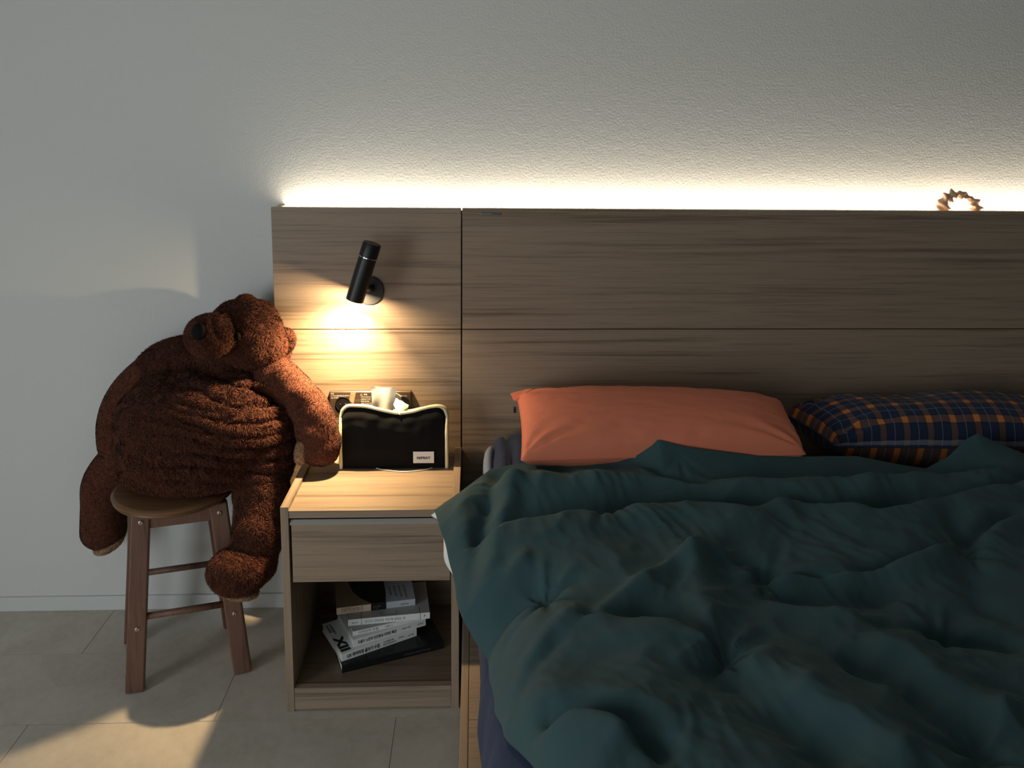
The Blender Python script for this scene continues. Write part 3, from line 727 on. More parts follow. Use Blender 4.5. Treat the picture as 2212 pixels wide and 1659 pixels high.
def remeshed(ells, voxel=0.008, smooth=14):
    """one closed skin around several ellipsoids: (centre, radii, [rotation euler])"""
    bm = bmesh.new()
    for e in ells:
        c, r = e[0], e[1]
        m4 = Matrix.Translation(c) @ (e[2].to_4x4() if len(e) > 2 else Matrix.Identity(4)) @ Matrix.Diagonal((*r, 1))
        bmesh.ops.create_icosphere(bm, subdivisions=4, radius=1.0, matrix=m4)
    me = bpy.data.meshes.new('tmp'); bm.to_mesh(me); bm.free()
    o = bpy.data.objects.new('tmp', me); COL.objects.link(o)
    rm = o.modifiers.new('r', 'REMESH'); rm.mode = 'VOXEL'; rm.voxel_size = voxel
    sm = o.modifiers.new('s', 'SMOOTH'); sm.iterations = smooth; sm.factor = 0.5
    bpy.context.view_layer.update()
    ev = o.evaluated_get(bpy.context.evaluated_depsgraph_get()); m2 = ev.to_mesh()
    V = np.empty(len(m2.vertices) * 3, np.float32); m2.vertices.foreach_get('co', V); V = V.reshape(-1, 3).astype(float)
    F = np.array([list(p.vertices) if len(p.vertices) == 4 else list(p.vertices) + [p.vertices[-1]] for p in m2.polygons])
    ev.to_mesh_clear(); bpy.data.objects.remove(o); bpy.data.meshes.remove(me)
    return V, F

def normals(V, F):
    fn = np.cross(V[F[:, 2]] - V[F[:, 0]], V[F[:, 3]] - V[F[:, 1]]); vn = np.zeros_like(V)
    for k in range(4): np.add.at(vn, F[:, k], fn)
    return vn / (np.linalg.norm(vn, axis=1)[:, None] + 1e-12)

def furred(name, V, F, mat, parent, dens=300000, length=0.011, width=0.0016, comb=(0, 0, -1), curl=0.6, seed=0):
    """skin plus short plush pile, one mesh"""
    rng = np.random.default_rng(seed); vn = normals(V, F)
    A, B, C, D = (V[F[:, k]] for k in range(4))
    area = 0.5 * np.linalg.norm(np.cross(C - A, D - B), axis=1); n = int(area.sum() * dens)
    fi = rng.choice(len(F), n, p=area / area.sum()); u, v = rng.random(n), rng.random(n)
    wts = np.stack([(1 - u) * (1 - v), u * (1 - v), u * v, (1 - u) * v], 1)
    P = sum(wts[:, k:k + 1] * V[F[fi, k]] for k in range(4)); Nn = sum(wts[:, k:k + 1] * vn[F[fi, k]] for k in range(4))
    Nn /= np.linalg.norm(Nn, axis=1)[:, None] + 1e-12
    cb = np.broadcast_to(np.array(comb, float), P.shape); T = cb - Nn * (cb * Nn).sum(1)[:, None]
    # combing wanders so that the pile clumps
    k1 = 40.0; a = hash_noise(P[:, 0] * k1, P[:, 1] * k1, P[:, 2] * k1, seed) * 2.6 + rng.normal(0, 0.35, n)
    T /= np.linalg.norm(T, axis=1)[:, None] + 1e-9; Bn = np.cross(Nn, T)
    T2 = np.cos(a)[:, None] * T + np.sin(a)[:, None] * Bn
    ln = length * rng.uniform(0.65, 1.2, n)[:, None]; lift = rng.uniform(0.25, 0.7, n)[:, None]
    D1 = Nn * (0.55 + 0.4 * lift) + T2 * 0.55; D2 = Nn * (0.1 + 0.35 * lift) + T2 + rng.normal(0, curl * 0.5, (n, 3))
    D1 /= np.linalg.norm(D1, axis=1)[:, None]; D2 /= np.linalg.norm(D2, axis=1)[:, None]
    side = np.cross(D1, Nn + rng.normal(0, 0.4, (n, 3))); side /= np.linalg.norm(side, axis=1)[:, None] + 1e-9
    w_ = width * rng.uniform(0.7, 1.3, n)[:, None]; P0 = P - Nn * 0.001
    M1 = P0 + D1 * ln * 0.5; T_ = M1 + D2 * ln * 0.55
    q = np.stack([P0 - side * w_ * 0.5, P0 + side * w_ * 0.5, M1 + side * w_ * 0.42, M1 - side * w_ * 0.42, T_], 1).reshape(-1, 3)
    base = len(V) + np.arange(n) * 5
    quads = np.stack([base, base + 1, base + 2, base + 3], -1); tris = np.stack([base + 3, base + 2, base + 4], -1)
    allV = np.vstack([V, q]) - np.array(root_loc(parent))
    FQ = np.vstack([F, quads]); nq, nt = len(FQ), len(tris)
    me = bpy.data.meshes.new(name)
    me.vertices.add(len(allV)); me.vertices.foreach_set('co', allV.astype(np.float32).ravel())
    me.loops.add(nq * 4 + nt * 3); me.loops.foreach_set('vertex_index', np.concatenate([FQ.ravel(), tris.ravel()]).astype(np.int32))
    me.polygons.add(nq + nt)
    me.polygons.foreach_set('loop_start', np.concatenate([np.arange(nq) * 4, nq * 4 + np.arange(nt) * 3]).astype(np.int32))
    me.polygons.foreach_set('loop_total', np.concatenate([np.full(nq, 4), np.full(nt, 3)]).astype(np.int32))
    me.polygons.foreach_set('use_smooth', np.ones(nq + nt, bool))
    me.update(calc_edges=True); me.validate()
    return link(name, me, mat, parent)

def limb(pts, radii, seg=44, n=70):
    """tapered limb with rounded ends along a bent centre line"""
    pts = [np.array(p, float) for p in pts]; e1 = pts[-1] - pts[-2]; pts[-1] = pts[-1] + e1 / np.linalg.norm(e1) * radii[-1] * 0.85
    P = catmull(pts, n); R = np.interp(np.linspace(0, 1, n), np.linspace(0, 1, len(radii)), radii)
    s = np.concatenate([[0], np.cumsum(np.linalg.norm(np.diff(P, axis=0), axis=1))]); Lg = s[-1]
    cap = np.sqrt(np.clip(1 - (1 - np.clip(s / (R[0] * 0.9), 0, 1)) ** 2, 0.0004, 1)) * np.sqrt(np.clip(1 - (1 - np.clip((Lg - s) / (R[-1] * 0.9), 0, 1)) ** 2, 0.0004, 1))
    V, _ = tube_np(P, R * cap, seg, False)
    ii = (np.arange(n - 1)[:, None] * seg + np.arange(seg)[None, :]); jj = (np.arange(n - 1)[:, None] * seg + (np.arange(seg)[None, :] + 1) % seg)
    F = np.stack([ii, jj, jj + seg, ii + seg], -1).reshape(-1, 4)
    return V, F

def blob(c, r, rot=None, n=40):
    th = np.linspace(0.03, math.pi - 0.03, n); ph = np.arange(n * 2) * math.pi / n
    T, Pp = np.meshgrid(th, ph, indexing='ij')
    V = np.stack([np.sin(T) * np.cos(Pp) * r[0], np.sin(T) * np.sin(Pp) * r[1], np.cos(T) * r[2]], -1).reshape(-1, 3)
    if rot is not None: V = V @ np.array(rot.to_3x3()).T
    V = V + np.array(c); m2 = n * 2
    ii = np.arange(n - 1)[:, None] * m2 + np.arange(m2)[None, :]; jj = np.arange(n - 1)[:, None] * m2 + (np.arange(m2)[None, :] + 1) % m2
    F = np.stack([ii, ii + m2, jj + m2, jj], -1).reshape(-1, 4)
    return V, F

from mathutils import Euler
# torso: pear-shaped sack, belly rolls pulled toward the nightstand side
V, F = remeshed([((-0.672, -0.075, 0.640), (0.240, 0.176, 0.152)), ((-0.610, -0.050, 0.725), (0.180, 0.122, 0.085)), ((-0.545, -0.075, 0.585), (0.116, 0.115, 0.120)),
                 ((-0.720, -0.005, 0.735), (0.175, 0.080, 0.120)), ((-0.705, -0.110, 0.575), (0.200, 0.152, 0.090)), ((-0.700, -0.130, 0.535), (0.185, 0.130, 0.055)), ((-0.590, -0.020, 0.820), (0.130, 0.085, 0.070)), ((-0.535, -0.115, 0.525), (0.090, 0.085, 0.075))], 0.007, 14)
def keep_clear(V):
    V[:, 1] = np.minimum(V[:, 1], np.where(V[:, 0] > -0.515, -0.012, 0.076)); return V
V = keep_clear(V)
V[:, 2] = np.where(np.hypot(V[:, 0] + 0.748, V[:, 1] + 0.135) < 0.160, np.maximum(V[:, 2], 0.4915), V[:, 2])
vn = normals(V, F)
x, y, z = V.T
front = np.clip(-vn[:, 1] * 1.6 + 0.2, 0, 1)
mask = np.clip((x + 0.82) / 0.16, 0, 1) * front * np.clip((0.83 - z) / 0.03, 0, 1) * np.clip((z - 0.50) / 0.06, 0, 1)
q = z + 0.20 * (x + 0.64) + 0.016 * hash_noise(x * 7, z * 5 + 2, seed=3)
rg = np.abs(np.sin(q * math.pi / 0.034)) ** 0.7
am = 0.5 + 0.7 * hash_noise(x * 6 + 2, z * 16, seed=9)
disp = mask * (rg - 0.75) * 0.026 * np.clip(am, 0.08, 1.2)
q2 = z + 0.10 * (x + 0.5) + 0.02 * hash_noise(x * 12, z * 8, seed=6)
disp += mask * (np.abs(np.sin(q2 * math.pi / 0.017)) - 0.6) * 0.0045
# gathered seam across the chest and the slit near the arm
d1, _, _ = polydist(x, z, [(-0.76, 0.780), (-0.66, 0.790), (-0.56, 0.785), (-0.49, 0.775)]); disp -= 0.020 * np.exp(-(d1 / 0.012) ** 2) * front
d2, _, _ = polydist(x, z, [(-0.535, 0.760), (-0.505, 0.740), (-0.475, 0.720)]); disp -= 0.026 * np.exp(-(d2 / 0.009) ** 2) * front
V = V + vn * disp[:, None]
furred('torso', V, F, m_fur, bear, 230000, 0.0105, 0.0016, (0.1, -0.2, -1), 0.6, 1)
# head, tipped to the side and looking off to the left
Rh = Euler((0, math.radians(20), 0)).to_matrix()
V, F = remeshed([((-0.568, -0.062, 0.878), (0.098, 0.096, 0.084), Rh), ((-0.546, -0.066, 0.847), (0.084, 0.084, 0.064)), ((-0.565, -0.025, 0.903), (0.075, 0.07, 0.054))], 0.006, 8)
vn = normals(V, F); x, y, z = V.T
V = keep_clear(V + vn * (0.004 * hash_noise(x * 20, y * 20, z * 20, 5))[:, None])
head = furred('head', V, F, m_fur, bear, 300000, 0.0095, 0.0015, (0.35, 0, -1), 0.9, 2)
Rm = Euler((math.radians(-8), 0, math.radians(-28))).to_matrix()
V, F = remeshed([((-0.626, -0.172, 0.897), (0.057, 0.060, 0.054), Rm), ((-0.618, -0.135, 0.890), (0.058, 0.056, 0.054))], 0.005, 5)
vn = normals(V, F); x, y, z = V.T
V = V + vn * (0.0035 * np.sin((x + 0.5 * z) * 240) * np.clip((z - 0.875) / 0.03, 0, 1) * np.clip((x + 0.630) / 0.03, 0, 1))[:, None]
furred('muzzle', V, F, m_fur, head, 300000, 0.009, 0.0015, (-0.5, -0.2, -1), 0.9, 12)
Vn, Fn = blob((-0.634, -0.2260, 0.921), (0.018, 0.015, 0.022), Rm, 20)
from_np('nose', Vn, Fn, m_nose, head)
Vn, Fn = blob((-0.5590, -0.1680, 0.8935), (0.0085, 0.009, 0.011), None, 16)
from_np('eye', Vn, Fn, m_nose, head)
V, F = blob((-0.476, -0.040, 0.848), (0.032, 0.020, 0.036), Euler((0, math.radians(20), 0)).to_matrix(), 26)
furred('ear', V, F, m_fur, head, 330000, 0.008, 0.0015, (0.5, 0, 0.5), 0.9, 3)
V, F = blob((-0.583, 0.002, 0.944), (0.028, 0.022, 0.022), None, 24)
furred('ear', V, F, m_fur, head, 330000, 0.007, 0.0015, (0, 0, 1), 0.9, 4)
# arms
V, F = limb([(-0.545, -0.075, 0.775), (-0.475, -0.085, 0.752), (-0.410, -0.100, 0.690), (-0.377, -0.115, 0.630), (-0.368, -0.128, 0.582)], [0.050, 0.056, 0.053, 0.055, 0.053])
vn = normals(V, F); V = V + vn * (0.008 * hash_noise(V[:, 0] * 16, V[:, 1] * 16, V[:, 2] * 22, 4))[:, None]
V[:, 2] = np.maximum(V[:, 2], np.where(V[:, 0] > -0.425, 0.5330, -1)); V[:, 1] = np.minimum(V[:, 1], -0.012)
arm = furred('arm', V, F, m_fur, bear, 240000, 0.010, 0.0016, (0.1, -0.1, -1), 0.6, 5)
Vp, Fp = blob((-0.408, -0.152, 0.588), (0.020, 0.018, 0.040), Euler((0, math.radians(16), math.radians(20))).to_matrix(), 22)
furred('paw_pad', Vp, Fp, m_pad, arm, 300000, 0.006, 0.0014, (0, 0, -1), 0.5, 6)
V, F = limb([(-0.68, 0.0, 0.805), (-0.80, 0.0, 0.762), (-0.893, 0.0, 0.690), (-0.938, 0.0, 0.605), (-0.936, -0.010, 0.545)], [0.055, 0.066, 0.062, 0.057, 0.052])
V[:, 1] = np.minimum(V[:, 1], 0.072)
furred('arm', V, F, m_fur, bear, 200000, 0.010, 0.0016, (-0.3, -0.1, -1), 0.5, 7)
# legs
V, F = limb([(-0.85, 0.0, 0.535), (-0.925, 0.005, 0.508), (-0.988, 0.010, 0.435), (-1.000, 0.010, 0.36), (-1.000, 0.000, 0.292)], [0.05, 0.060, 0.060, 0.058, 0.061])
V[:, 1] = np.minimum(V[:, 1], 0.072)
leg = furred('leg', V, F, m_fur, bear, 200000, 0.010, 0.0016, (-0.1, -0.1, -1), 0.5, 8)
Vp, Fp = blob((-0.985, -0.006, 0.2585), (0.044, 0.040, 0.018), Euler((math.radians(12), math.radians(-24), 0)).to_matrix(), 26)
pf = furred('foot_pad', Vp, Fp, m_pad, leg, 260000, 0.006, 0.0014, (0, 0, -1), 0.5, 9); pf['label'] = 'beige sole'
V2, F2 = remeshed([((-0.520, -0.145, 0.470), (0.072, 0.066, 0.085)), ((-0.519, -0.165, 0.42), (0.066, 0.062, 0.085)), ((-0.522, -0.190, 0.375), (0.064, 0.060, 0.085)), ((-0.537, -0.215, 0.310), (0.067, 0.058, 0.06)), ((-0.562, -0.245, 0.303), (0.074, 0.056, 0.062))], 0.006, 12)
leg = furred('leg', V2, F2, m_fur, bear, 240000, 0.010, 0.0016, (0.0, -0.2, -1), 0.6, 10)
Vp, Fp = blob((-0.565, -0.243, 0.2535), (0.056, 0.042, 0.014), Euler((0, math.radians(14), 0)).to_matrix(), 26)
pf = furred('foot_pad', Vp, Fp, m_pad, leg, 260000, 0.006, 0.0014, (0, 0, -1), 0.5, 11); pf['label'] = 'beige sole'

# ------------------------------------------------------------------ power outlet panel on the headboard
m_plate = mat_new('outlet_plate', 0.28, (0.062, 0.042, 0.032, 1), spec=0.5)
m_socket = mat_new('outlet_socket', 0.35, (0.008, 0.009, 0.011, 1))
m_reflection = mat_new('outlet_reflection_paint', 0.4, (0.36, 0.25, 0.15, 1))  # tan colour painted in for wood reflected in the glossy plate
ol = thing('power_outlet', 'dark brown power outlet panel on the headboard behind the tissue cover', 'outlet', (-0.25, 0.0, 0.65))
bm = bmesh.new(); bm_box(bm, -0.3635, -0.1365, -0.0145, 0.0005, 0.600, 0.6995, 0.005, 3)
from_bm('faceplate', bm, m_plate, ol)
YP = -0.0147
for sx_, sz_ in ((-0.325, 0.6635), (-0.163, 0.6635)):
    so = lathe('socket', [(0.0, 0.0005), (0.0185, 0.0005), (0.0185, 0.0015), (0.0205, 0.0018), (0.0212, 0.0006), (0.0212, -0.0005)], (sx_, YP, sz_), (0, -1, 0), m_socket, ol, 40)
    for dx in (-0.0075, 0.0075):
        lathe('contact', [(0.0026, 0.0004), (0.0026, 0.0012), (0.0012, 0.0013), (0.0, 0.0006)], (sx_ + dx, YP, sz_), (0, -1, 0), m_chrome, so, 12)
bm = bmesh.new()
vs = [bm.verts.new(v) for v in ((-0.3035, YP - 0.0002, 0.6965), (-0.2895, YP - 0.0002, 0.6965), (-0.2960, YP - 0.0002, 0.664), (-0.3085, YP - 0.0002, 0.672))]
bm.faces.new(vs[::-1]); from_bm('painted_reflection', bm, m_reflection, ol)  # slanted reflection laid on the plate as a flat coloured face
def lines(tx, x, z, size, w=None, bold=0.0):
    text_mesh('printed_text', tx, size, (x, YP - 0.0001, z), (1, 0, 0), (0, 0, 1), m_inkwhite, ol, 0.0001, bold, 'LEFT', w)
lines('주의', -0.358, 0.6905, 0.0050, 0.008)
lines('이 기기는 인간의 특업 중 주의하게 다는 것', -0.358, 0.6850, 0.0046, 0.062)
lines('이산 기기 주의', -0.358, 0.6790, 0.0046, 0.020)
lines('기기 220V 16A', -0.356, 0.6210, 0.0042, 0.022)
lines('인디 기기 중간', -0.356, 0.6150, 0.0042, 0.020)
lines('주의', -0.268, 0.6880, 0.0056, 0.009, 0.0001)
bm = bmesh.new()
for k in range(3):
    a0, a1 = math.pi / 2 + k * 2 * math.pi / 3, math.pi / 2 + (k + 1) * 2 * math.pi / 3
    p = [(-0.2745 + r_ * math.cos(a), YP - 0.0002, 0.6895 + r_ * math.sin(a)) for r_, a in ((0.0040, a0), (0.0040, a1), (0.0029, a1), (0.0029, a0))]
    bm.faces.new([bm.verts.new(q) for q in p])
from_bm('warning_triangle', bm, m_inkwhite, ol)
for k, tx in enumerate(('이 기기는 주의하게 다는 것', '수업 중 특이 기기 주의', '인간의 글 주의', '산 중의 기기는 다 주의')):
    lines(tx, -0.276, 0.6815 - 0.0062 * k, 0.0044, 0.030 - 0.004 * (k % 3))
for k, tx in enumerate(('기기의 인간중심 디자인', '이 기기는 다 주의', '은밀하게 수업')):
    lines(tx, -0.182, 0.6840 - 0.0062 * k, 0.0044, 0.032 - 0.006 * k)

# ------------------------------------------------------------------ tissue cover and tissue
m_blackcloth = mat_new('black_canvas', 0.8, (0.005, 0.005, 0.0055, 1), spec=0.12, sheen=0.02)
bump(m_blackcloth, noise_tex(m_blackcloth, 700.0, None, 2), 0.2, 0.0005)
m_piping = mat_new('cream_piping', 0.7, (0.80, 0.74, 0.46, 1))
tcv = thing('tissue_cover', 'black fabric tissue box cover with cream piping on the nightstand', 'tissue box', (-0.177, -0.07, 0.521))
X0, X1, ZB = -0.315, -0.038, 0.5215
def top_z(x):
    t = (x - X0) / (X1 - X0)
    e = np.clip(np.minimum(t, 1 - t) / 0.10, 0, 1)
    return 0.662 + 0.028 * np.sqrt(1 - (1 - e) ** 2) - 0.021 * np.exp(-((t - 0.56) / 0.24) ** 2)
nx, nz = 90, 40
xs_ = np.linspace(X0, X1, nx)
V, F = [], []
prof = []      # section from the front hem up, over the top and down the back: (y, height fraction 0..1)
for k in range(nz):
    h = k / (nz - 1)
    prof.append((np.interp(h, [0, 0.35, 0.7, 0.85, 1.0], [-0.118, -0.1235, -0.1225, -0.1175, -0.106]), h))
for k in range(1, 14): prof.append((-0.106 + 0.075 * k / 13, 1.0 - 0.15 * (k / 13) ** 1.2))
for k in range(1, 20): prof.append((-0.031 + 0.006 * math.sin(math.pi * k / 19), 0.85 * (1.0 - k / 19)))
prof = np.array(prof); npf = len(prof)
XX, II = np.meshgrid(xs_, np.arange(npf), indexing='xy')
zt = top_z(XX); Zc = ZB + prof[II, 1] * (zt - ZB)
Yc = prof[II, 0] + 0.0025 * hash_noise(XX * 30, Zc * 34, seed=3) * (prof[II, 1] > 0.1) + 0.003 * np.sin((XX - X0) / (X1 - X0) * math.pi) * np.where(II < nz, -1, 0)
Vc = np.stack([XX, Yc, Zc], -1).reshape(-1, 3)
ii = np.arange(npf - 1)[:, None] * nx + np.arange(nx - 1)[None, :]
Fq = [tuple(int(c) for c in q) for q in np.stack([ii, ii + 1, ii + nx + 1, ii + nx], -1).reshape(-1, 4)]
capL = [int(k * nx) for k in range(npf)]; capR = [int(k * nx + nx - 1) for k in range(npf)][::-1]
from_np('cover', Vc, Fq + [tuple(capL), tuple(capR), tuple(range(nx - 1, -1, -1)) + tuple((npf - 1) * nx + k for k in range(nx))], m_blackcloth, tcv)
Vg = Vc.reshape(npf, nx, 3)
front = np.vstack([Vg[:nz, 0], Vg[nz - 1, 1:-1], Vg[:nz, -1][::-1]]) + np.array([0, -0.0015, 0.0])
front[:nz, 0] -= 0.001; front[-nz:, 0] += 0.001; front[nz:-nz, 2] += 0.002
tube('piping', front, 0.0046, m_piping, tcv, 10)
bk_ = np.vstack([Vg[::-1][:20, 0], Vg[npf - 20, 1:-1], Vg[::-1][:20, -1][::-1]]) + np.array([0, 0.001, 0.0008])
tube('piping', bk_, 0.0036, m_piping, tcv, 10)
# white brand patch, lower right of the front
pa = box('patch', (-0.1255, -0.0705, -0.1278, -0.1262, 0.5385, 0.5705), m_white, tcv, 0.0004)
text_mesh('patch_print', 'REPEAT', 0.0092, (-0.1160, -0.1281, 0.5500), (1, 0, 0), (0, 0, 1), m_ink, pa, 0.0001, 0.0003, 'LEFT', 0.036)
m_tissue = mat_new('tissue_paper', 0.9, (0.86, 0.85, 0.80, 1)); bsdf(m_tissue).inputs['Subsurface Weight'].default_value = 0.0
def sheet(name, fn, n, m_, parent, thick=0.0006):
    g = np.linspace(0, 1, n); A, B = np.meshgrid(g, g, indexing='xy'); P = fn(A, B)
    V = np.vstack([P.reshape(-1, 3), P.reshape(-1, 3) + np.array([0, thick, 0])])
    ii = np.arange(n - 1)[:, None] * n + np.arange(n - 1)[None, :]
    Ft = np.stack([ii, ii + 1, ii + n + 1, ii + n], -1).reshape(-1, 4)
    return from_np(name, V, np.vstack([Ft, Ft[:, ::-1] + n * n]), m_, parent)
tis = thing('tissue', 'white tissue sheet pulled up out of the black cover', 'tissue', (-0.205, -0.066, 0.672))
def f1(a, b):
    x = -0.243 + 0.068 * a + 0.008 * (1 - b) * (1 - 2 * a) * 0.9 + 0.004 * (b - 0.5); z = 0.650 + 0.078 * b - 0.003 * np.clip((a - 0.8) * 5, 0, 1) * b
    y = -0.068 + 0.007 * np.sin(a * 6.0 + 1.2 * b) * (0.3 + 0.7 * (1 - b)) + 0.0025 * hash_noise(a * 2.2, b * 1.6, seed=2)
    return np.stack([x, y, z], -1)
sheet('front_fold', f1, 44, m_tissue, tis)
def f2(a, b):
    x = -0.236 + 0.071 * a + 0.003 * b; z = 0.664 + (0.060 - 0.028 * a ** 3) * b
    y = -0.052 + 0.008 * np.sin(a * 5 + 2) + 0.004 * hash_noise(a * 6, b * 6, seed=5)
    return np.stack([x, y, z], -1)
sheet('back_fold', f2, 36, m_tissue, tis)
def f3(a, b):
    x = -0.180 + 0.034 * a + 0.005 * b; z = 0.686 - 0.020 * a + 0.012 * b - 0.010 * (1 - b) * a + 0.002 * hash_noise(a * 3, b * 3, seed=8)
    y = -0.068 - 0.050 * (1 - b) * (0.35 + 0.65 * np.sin(np.pi * np.clip(a, 0, 1))) + 0.003 * hash_noise(a * 3, b * 3, seed=9)
    return np.stack([x, y, z], -1)
sheet('loose_corner', f3, 36, m_tissue, tis)
cb = tube('cable', catmull([(-0.232, -0.112, 0.5225), (-0.210, -0.128, 0.5222), (-0.149, -0.1435, 0.5222), (-0.092, -0.131, 0.5222), (-0.070, -0.112, 0.5225)], 40), 0.0015, m_white, None, 8, origin=(-0.149, -0.14, 0.5205))
tag(cb, 'thin white cable curving out from under the tissue cover', 'cable')

# ------------------------------------------------------------------ books on the open shelf
m_page = mat_new('book_pages', 0.9, (0.70, 0.70, 0.64, 1))
def cover_mat(name, c, r=0.5): return mat_new(name, r, c, spec=0.3)
m_bk = cover_mat('cover_black', (0.012, 0.0125, 0.0135, 1), 0.35)
m_wh = cover_mat('cover_white', (0.84, 0.87, 0.88, 1)); m_wh2 = cover_mat('cover_offwhite', (0.78, 0.81, 0.81, 1)); m_gr = cover_mat('cover_grey', (0.42, 0.42, 0.41, 1))
m_tan = cover_mat('cover_tan', (0.36, 0.28, 0.16, 1)); m_peach = cover_mat('spine_peach', (0.74, 0.58, 0.45, 1)); m_bluegrey = cover_mat('cover_bluegrey', (0.50, 0.54, 0.60, 1))
def book(label, a, ang, length, depth, z, h, m_top, m_spine, extras=None):
    """a: front-left foot of the spine; the spine faces the room, pages run back"""
    ca, sa = math.cos(math.radians(ang)), math.sin(math.radians(ang))
    ux, uy = Vector((ca, sa, 0)), Vector((-sa, ca, 0)); o0 = Vector((a[0], a[1], z))
    root = thing('book', label, 'book', o0, 'books stacked on the nightstand shelf')
    def lb(name, x0, x1, y0, y1, z0, z1, m_, par=None, bev=0.0):
        bm = bmesh.new(); bm_box(bm, x0, x1, y0, y1, z0, z1, bev)
        m4 = Matrix.Identity(4)
        for i in range(3): m4[i][0] = ux[i]; m4[i][1] = uy[i]; m4[i][3] = o0[i]
        bmesh.ops.transform(bm, matrix=m4, verts=bm.verts)
        return from_bm(name, bm, m_, par or root)
    t = 0.0009
    lb('page_block', 0.0015, length - 0.0015, 0.001, depth - 0.002, t, h - t, m_page)
    lb('back_cover', 0, length, 0.0003, depth, 0, t, m_top); fc = lb('front_cover', 0, length, 0.0003, depth, h - t, h, m_top)
    sp_ = lb('spine', 0, length, -0.0007, 0.0010, 0.0003, h - 0.0003, m_spine, None, 0.0003)
    def stext(s, x, zf, size, width, m_=m_ink, bold=0.0):
        text_mesh('spine_lettering', s, size, o0 + ux * x + Vector((0, 0, zf)) - uy * 0.0010, ux, (0, 0, 1), m_, root, 0.0001, bold, 'LEFT', width)
    def ctext(s, x, y, size, width, xd, yd, m_=m_ink, bold=0.0):
        text_mesh('cover_lettering', s, size, o0 + ux * x + uy * y + Vector((0, 0, h + 0.00015)), ux * xd[0] + uy * xd[1], ux * yd[0] + uy * yd[1], m_, root, 0.0001, bold, 'LEFT', width)
    return root, lb, stext, ctext, fc, sp_
zz = 0.0607
root, lb, st_, ct_, fc, sp_ = book('large black hardcover book at the bottom of the stack', (-0.294, -0.306), 20.3, 0.268, 0.185, zz, 0.020, m_bk, m_bk)
ct_('디자인', 0.215, 0.020, 0.010, 0.030, (0, 1), (-1, 0), m_inkgrey); ct_('|', 0.075, 0.010, 0.008, 0.002, (0, 1), (-1, 0), m_inkgrey)
st_('DESIGN PRINCIPLES', 0.16, 0.007, 0.006, 0.07, m_inkgrey)
zz += 0.0203
root, lb, st_, ct_, fc, sp_ = book('white paperback with bold black XII on its cover, second from the bottom', (-0.297, -0.290), 29.3, 0.208, 0.148, zz, 0.0205, m_wh, m_wh)
st_('UX 라이터의 글쓰기 수업', 0.014, 0.0060, 0.0120, 0.088, m_ink, 0.0004)
st_('고객 경험을 위한', 0.112, 0.0120, 0.0058, 0.030); st_('마이크로카피 글쓰기', 0.112, 0.0050, 0.0058, 0.036); st_('라이터 노', 0.155, 0.0105, 0.0048, 0.018); st_('UX 업', 0.182, 0.0080, 0.0050, 0.015)
ct_('XII', 0.0045, 0.070, 0.033, 0.062, (0, -1), (1, 0), m_ink, 0.0016)
ct_('마이크로카피', 0.005, 0.134, 0.0070, 0.034, (0, -1), (1, 0), m_ink, 0.0002); ct_('UX 라이터의 글쓰기', 0.014, 0.136, 0.0070, 0.046, (0, -1), (1, 0), m_ink, 0.0002)
zz += 0.0208
root, lb, st_, ct_, fc, sp_ = book('pale paperback with black spine title, third from the bottom', (-0.272, -0.262), 26.1, 0.200, 0.140, zz, 0.0200, m_wh2, m_wh2)
st_('도널드 노먼의 인간중심 디자인 특강', 0.012, 0.0060, 0.0100, 0.105, m_ink, 0.00025); st_('도널드 노먼', 0.132, 0.0085, 0.0048, 0.024); st_('디자인', 0.176, 0.0080, 0.0050, 0.017)
zz += 0.0203
root, lb, st_, ct_, fc, sp_ = book('thin white paperback with a grey cover in the middle of the stack', (-0.275, -0.246), 20.0, 0.193, 0.130, zz, 0.0125, m_gr, m_wh)
st_('디자인의 수업', 0.014, 0.0036, 0.0080, 0.052, m_inkgrey); st_('도널드 노', 0.084, 0.0042, 0.0048, 0.022, m_inkgrey)
zz += 0.0128
root, lb, st_, ct_, fc, sp_ = book('white paperback with line drawing cover, second from the top', (-0.290, -0.223), 7.7, 0.212, 0.150, zz, 0.0180, m_gr, m_wh)
st_('인간의 디자인은 이드게 산다는 것', 0.042, 0.0055, 0.0088, 0.105, m_inkgrey); st_('널드인', 0.009, 0.0065, 0.0055, 0.016, m_inkgrey); st_('P', 0.196, 0.0060, 0.0095, 0.004, m_ink)
for xx in (0.034, 0.186):
    lb('drawn_line', xx, xx + 0.0009, -0.0011, -0.0007, 0.0005, 0.0175, m_ink); lb('drawn_line', xx - 0.001, xx, 0.0, 0.03, 0.0180, 0.0182, m_ink)
lb('drawn_line', 0.085, 0.0858, 0.006, 0.022, 0.0180, 0.0182, m_ink); lb('drawn_line', 0.085, 0.125, 0.006, 0.0068, 0.0180, 0.0182, m_ink); lb('drawn_line', 0.125, 0.1258, 0.006, 0.026, 0.0180, 0.0182, m_ink)
zz += 0.0183
root, lb, st_, ct_, fc, sp_ = book('tan, black and blue-grey jacketed paperback on top of the stack', (-0.323, -0.200), 10.7, 0.206, 0.140, zz, 0.0185, m_bluegrey, m_bluegrey)
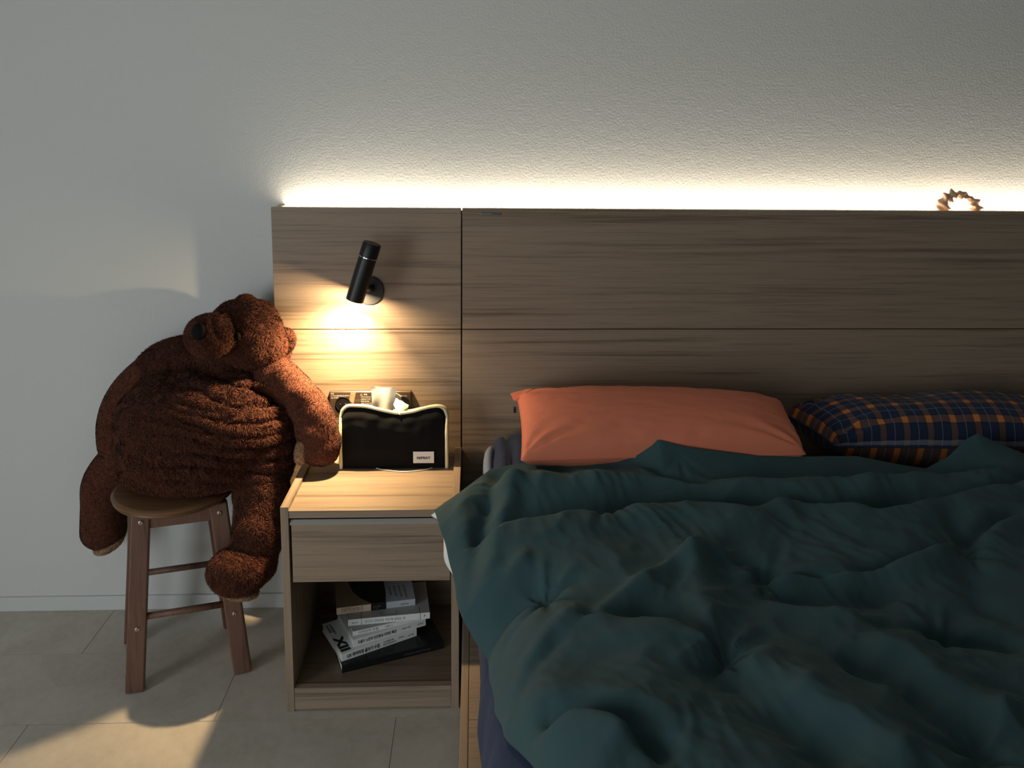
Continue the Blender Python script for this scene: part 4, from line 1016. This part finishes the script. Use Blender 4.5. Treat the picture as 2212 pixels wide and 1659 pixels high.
# jacket panels: tan on the left, black sweep in the middle
def jacket(name, pts, m_):
    ca, sa = math.cos(math.radians(10.7)), math.sin(math.radians(10.7)); ux, uy = Vector((ca, sa, 0)), Vector((-sa, ca, 0)); o0 = Vector((-0.323, -0.200, zz))
    bm = bmesh.new(); lo = [bm.verts.new(o0 + ux * x + uy * y + Vector((0, 0, 0.0185))) for x, y in pts]; hi = [bm.verts.new(o0 + ux * x + uy * y + Vector((0, 0, 0.0188))) for x, y in pts]
    bm.faces.new(hi); n = len(pts)
    for k in range(n): bm.faces.new((lo[k], lo[(k + 1) % n], hi[(k + 1) % n], hi[k]))
    return from_bm(name, bm, m_, root)
jacket('tan_jacket_panel', [(0, 0), (0.092, 0), (0.064, 0.032), (0.045, 0.066), (0.03, 0.139), (0, 0.139)], m_tan)
jacket('black_jacket_panel', [(0.092, 0), (0.128, 0), (0.131, 0.05), (0.13, 0.139), (0.03, 0.139), (0.045, 0.066), (0.064, 0.032)], m_bk)
lb('peach_spine_panel', 0.0, 0.089, -0.0011, -0.0007, 0.0002, 0.0186, m_peach); lb('black_spine_panel', 0.089, 0.129, -0.0011, -0.0007, 0.0002, 0.0186, m_bk)
st_('은밀하게 산다는 것', 0.012, 0.0085, 0.0100, 0.056, m_ink, 0.0002); st_('은밀하게 이산 인간의 글쓰기', 0.013, 0.0040, 0.0036, 0.054, m_ink)
st_('은밀 라이터', 0.094, 0.0085, 0.0044, 0.020, m_inkwhite); st_('수업', 0.094, 0.0035, 0.0042, 0.012, m_inkwhite); st_('Spectrum', 0.168, 0.0065, 0.0062, 0.020, m_inkgrey)
ct_('Privacy', 0.030, 0.090, 0.018, 0.052, (0.05, -1), (1, 0.05), m_ink, 0.0003)
for k in range(4): ct_('인간의 수업은 은밀하게', 0.140 + 0.013 * k, 0.075, 0.0058, 0.045 + 0.006 * k, (0.05, -1), (1, 0.05), m_inkgrey)

# ------------------------------------------------------------------ hair scrunchie on the headboard edge
m_scr = mat_new('peach_satin', 0.55, (0.66, 0.40, 0.25, 1), sheen=0.2)
bsdf(m_scr).inputs['Transmission Weight'].default_value = 0.0
n1, n2 = 150, 22
A, B = np.meshgrid(np.arange(n1) * 2 * math.pi / n1, np.arange(n2) * 2 * math.pi / n2, indexing='ij')
rm_ = 0.0115 * (1 + 0.30 * np.sin(A * 11 + np.sin(A * 3) * 2) + 0.22 * np.sin(A * 17 + B * 2) + 0.18 * np.sin(B * 3 + A * 7)) * (1 + 0.25 * np.cos(A * 2 + 0.8))
mr = 0.047 * (1 + 0.05 * np.sin(A * 3 + 1)) + rm_ * np.cos(B)
X = mr * np.cos(A) * 1.02; Zs = mr * np.sin(A); Ys = rm_ * np.sin(B)
tl = math.radians(-14)
Vs = np.stack([1.393 + X, 0.041 + Ys * math.cos(tl) * 0.8 - Zs * math.sin(tl) * 0.5, 1.201 + Zs * math.cos(tl)], -1).reshape(-1, 3)
i0 = np.arange(n1)[:, None] * n2 + np.arange(n2)[None, :]; i1 = ((np.arange(n1)[:, None] + 1) % n1) * n2 + np.arange(n2)[None, :]
j0 = np.arange(n1)[:, None] * n2 + (np.arange(n2)[None, :] + 1) % n2; j1 = ((np.arange(n1)[:, None] + 1) % n1) * n2 + (np.arange(n2)[None, :] + 1) % n2
o = from_np('hair_scrunchie', Vs, np.stack([i0, i1, j1, j0], -1).reshape(-1, 4), m_scr, None, (1.393, 0.056, 1.14))
tag(o, 'ruffled peach hair scrunchie tucked behind the headboard top edge', 'hair tie')
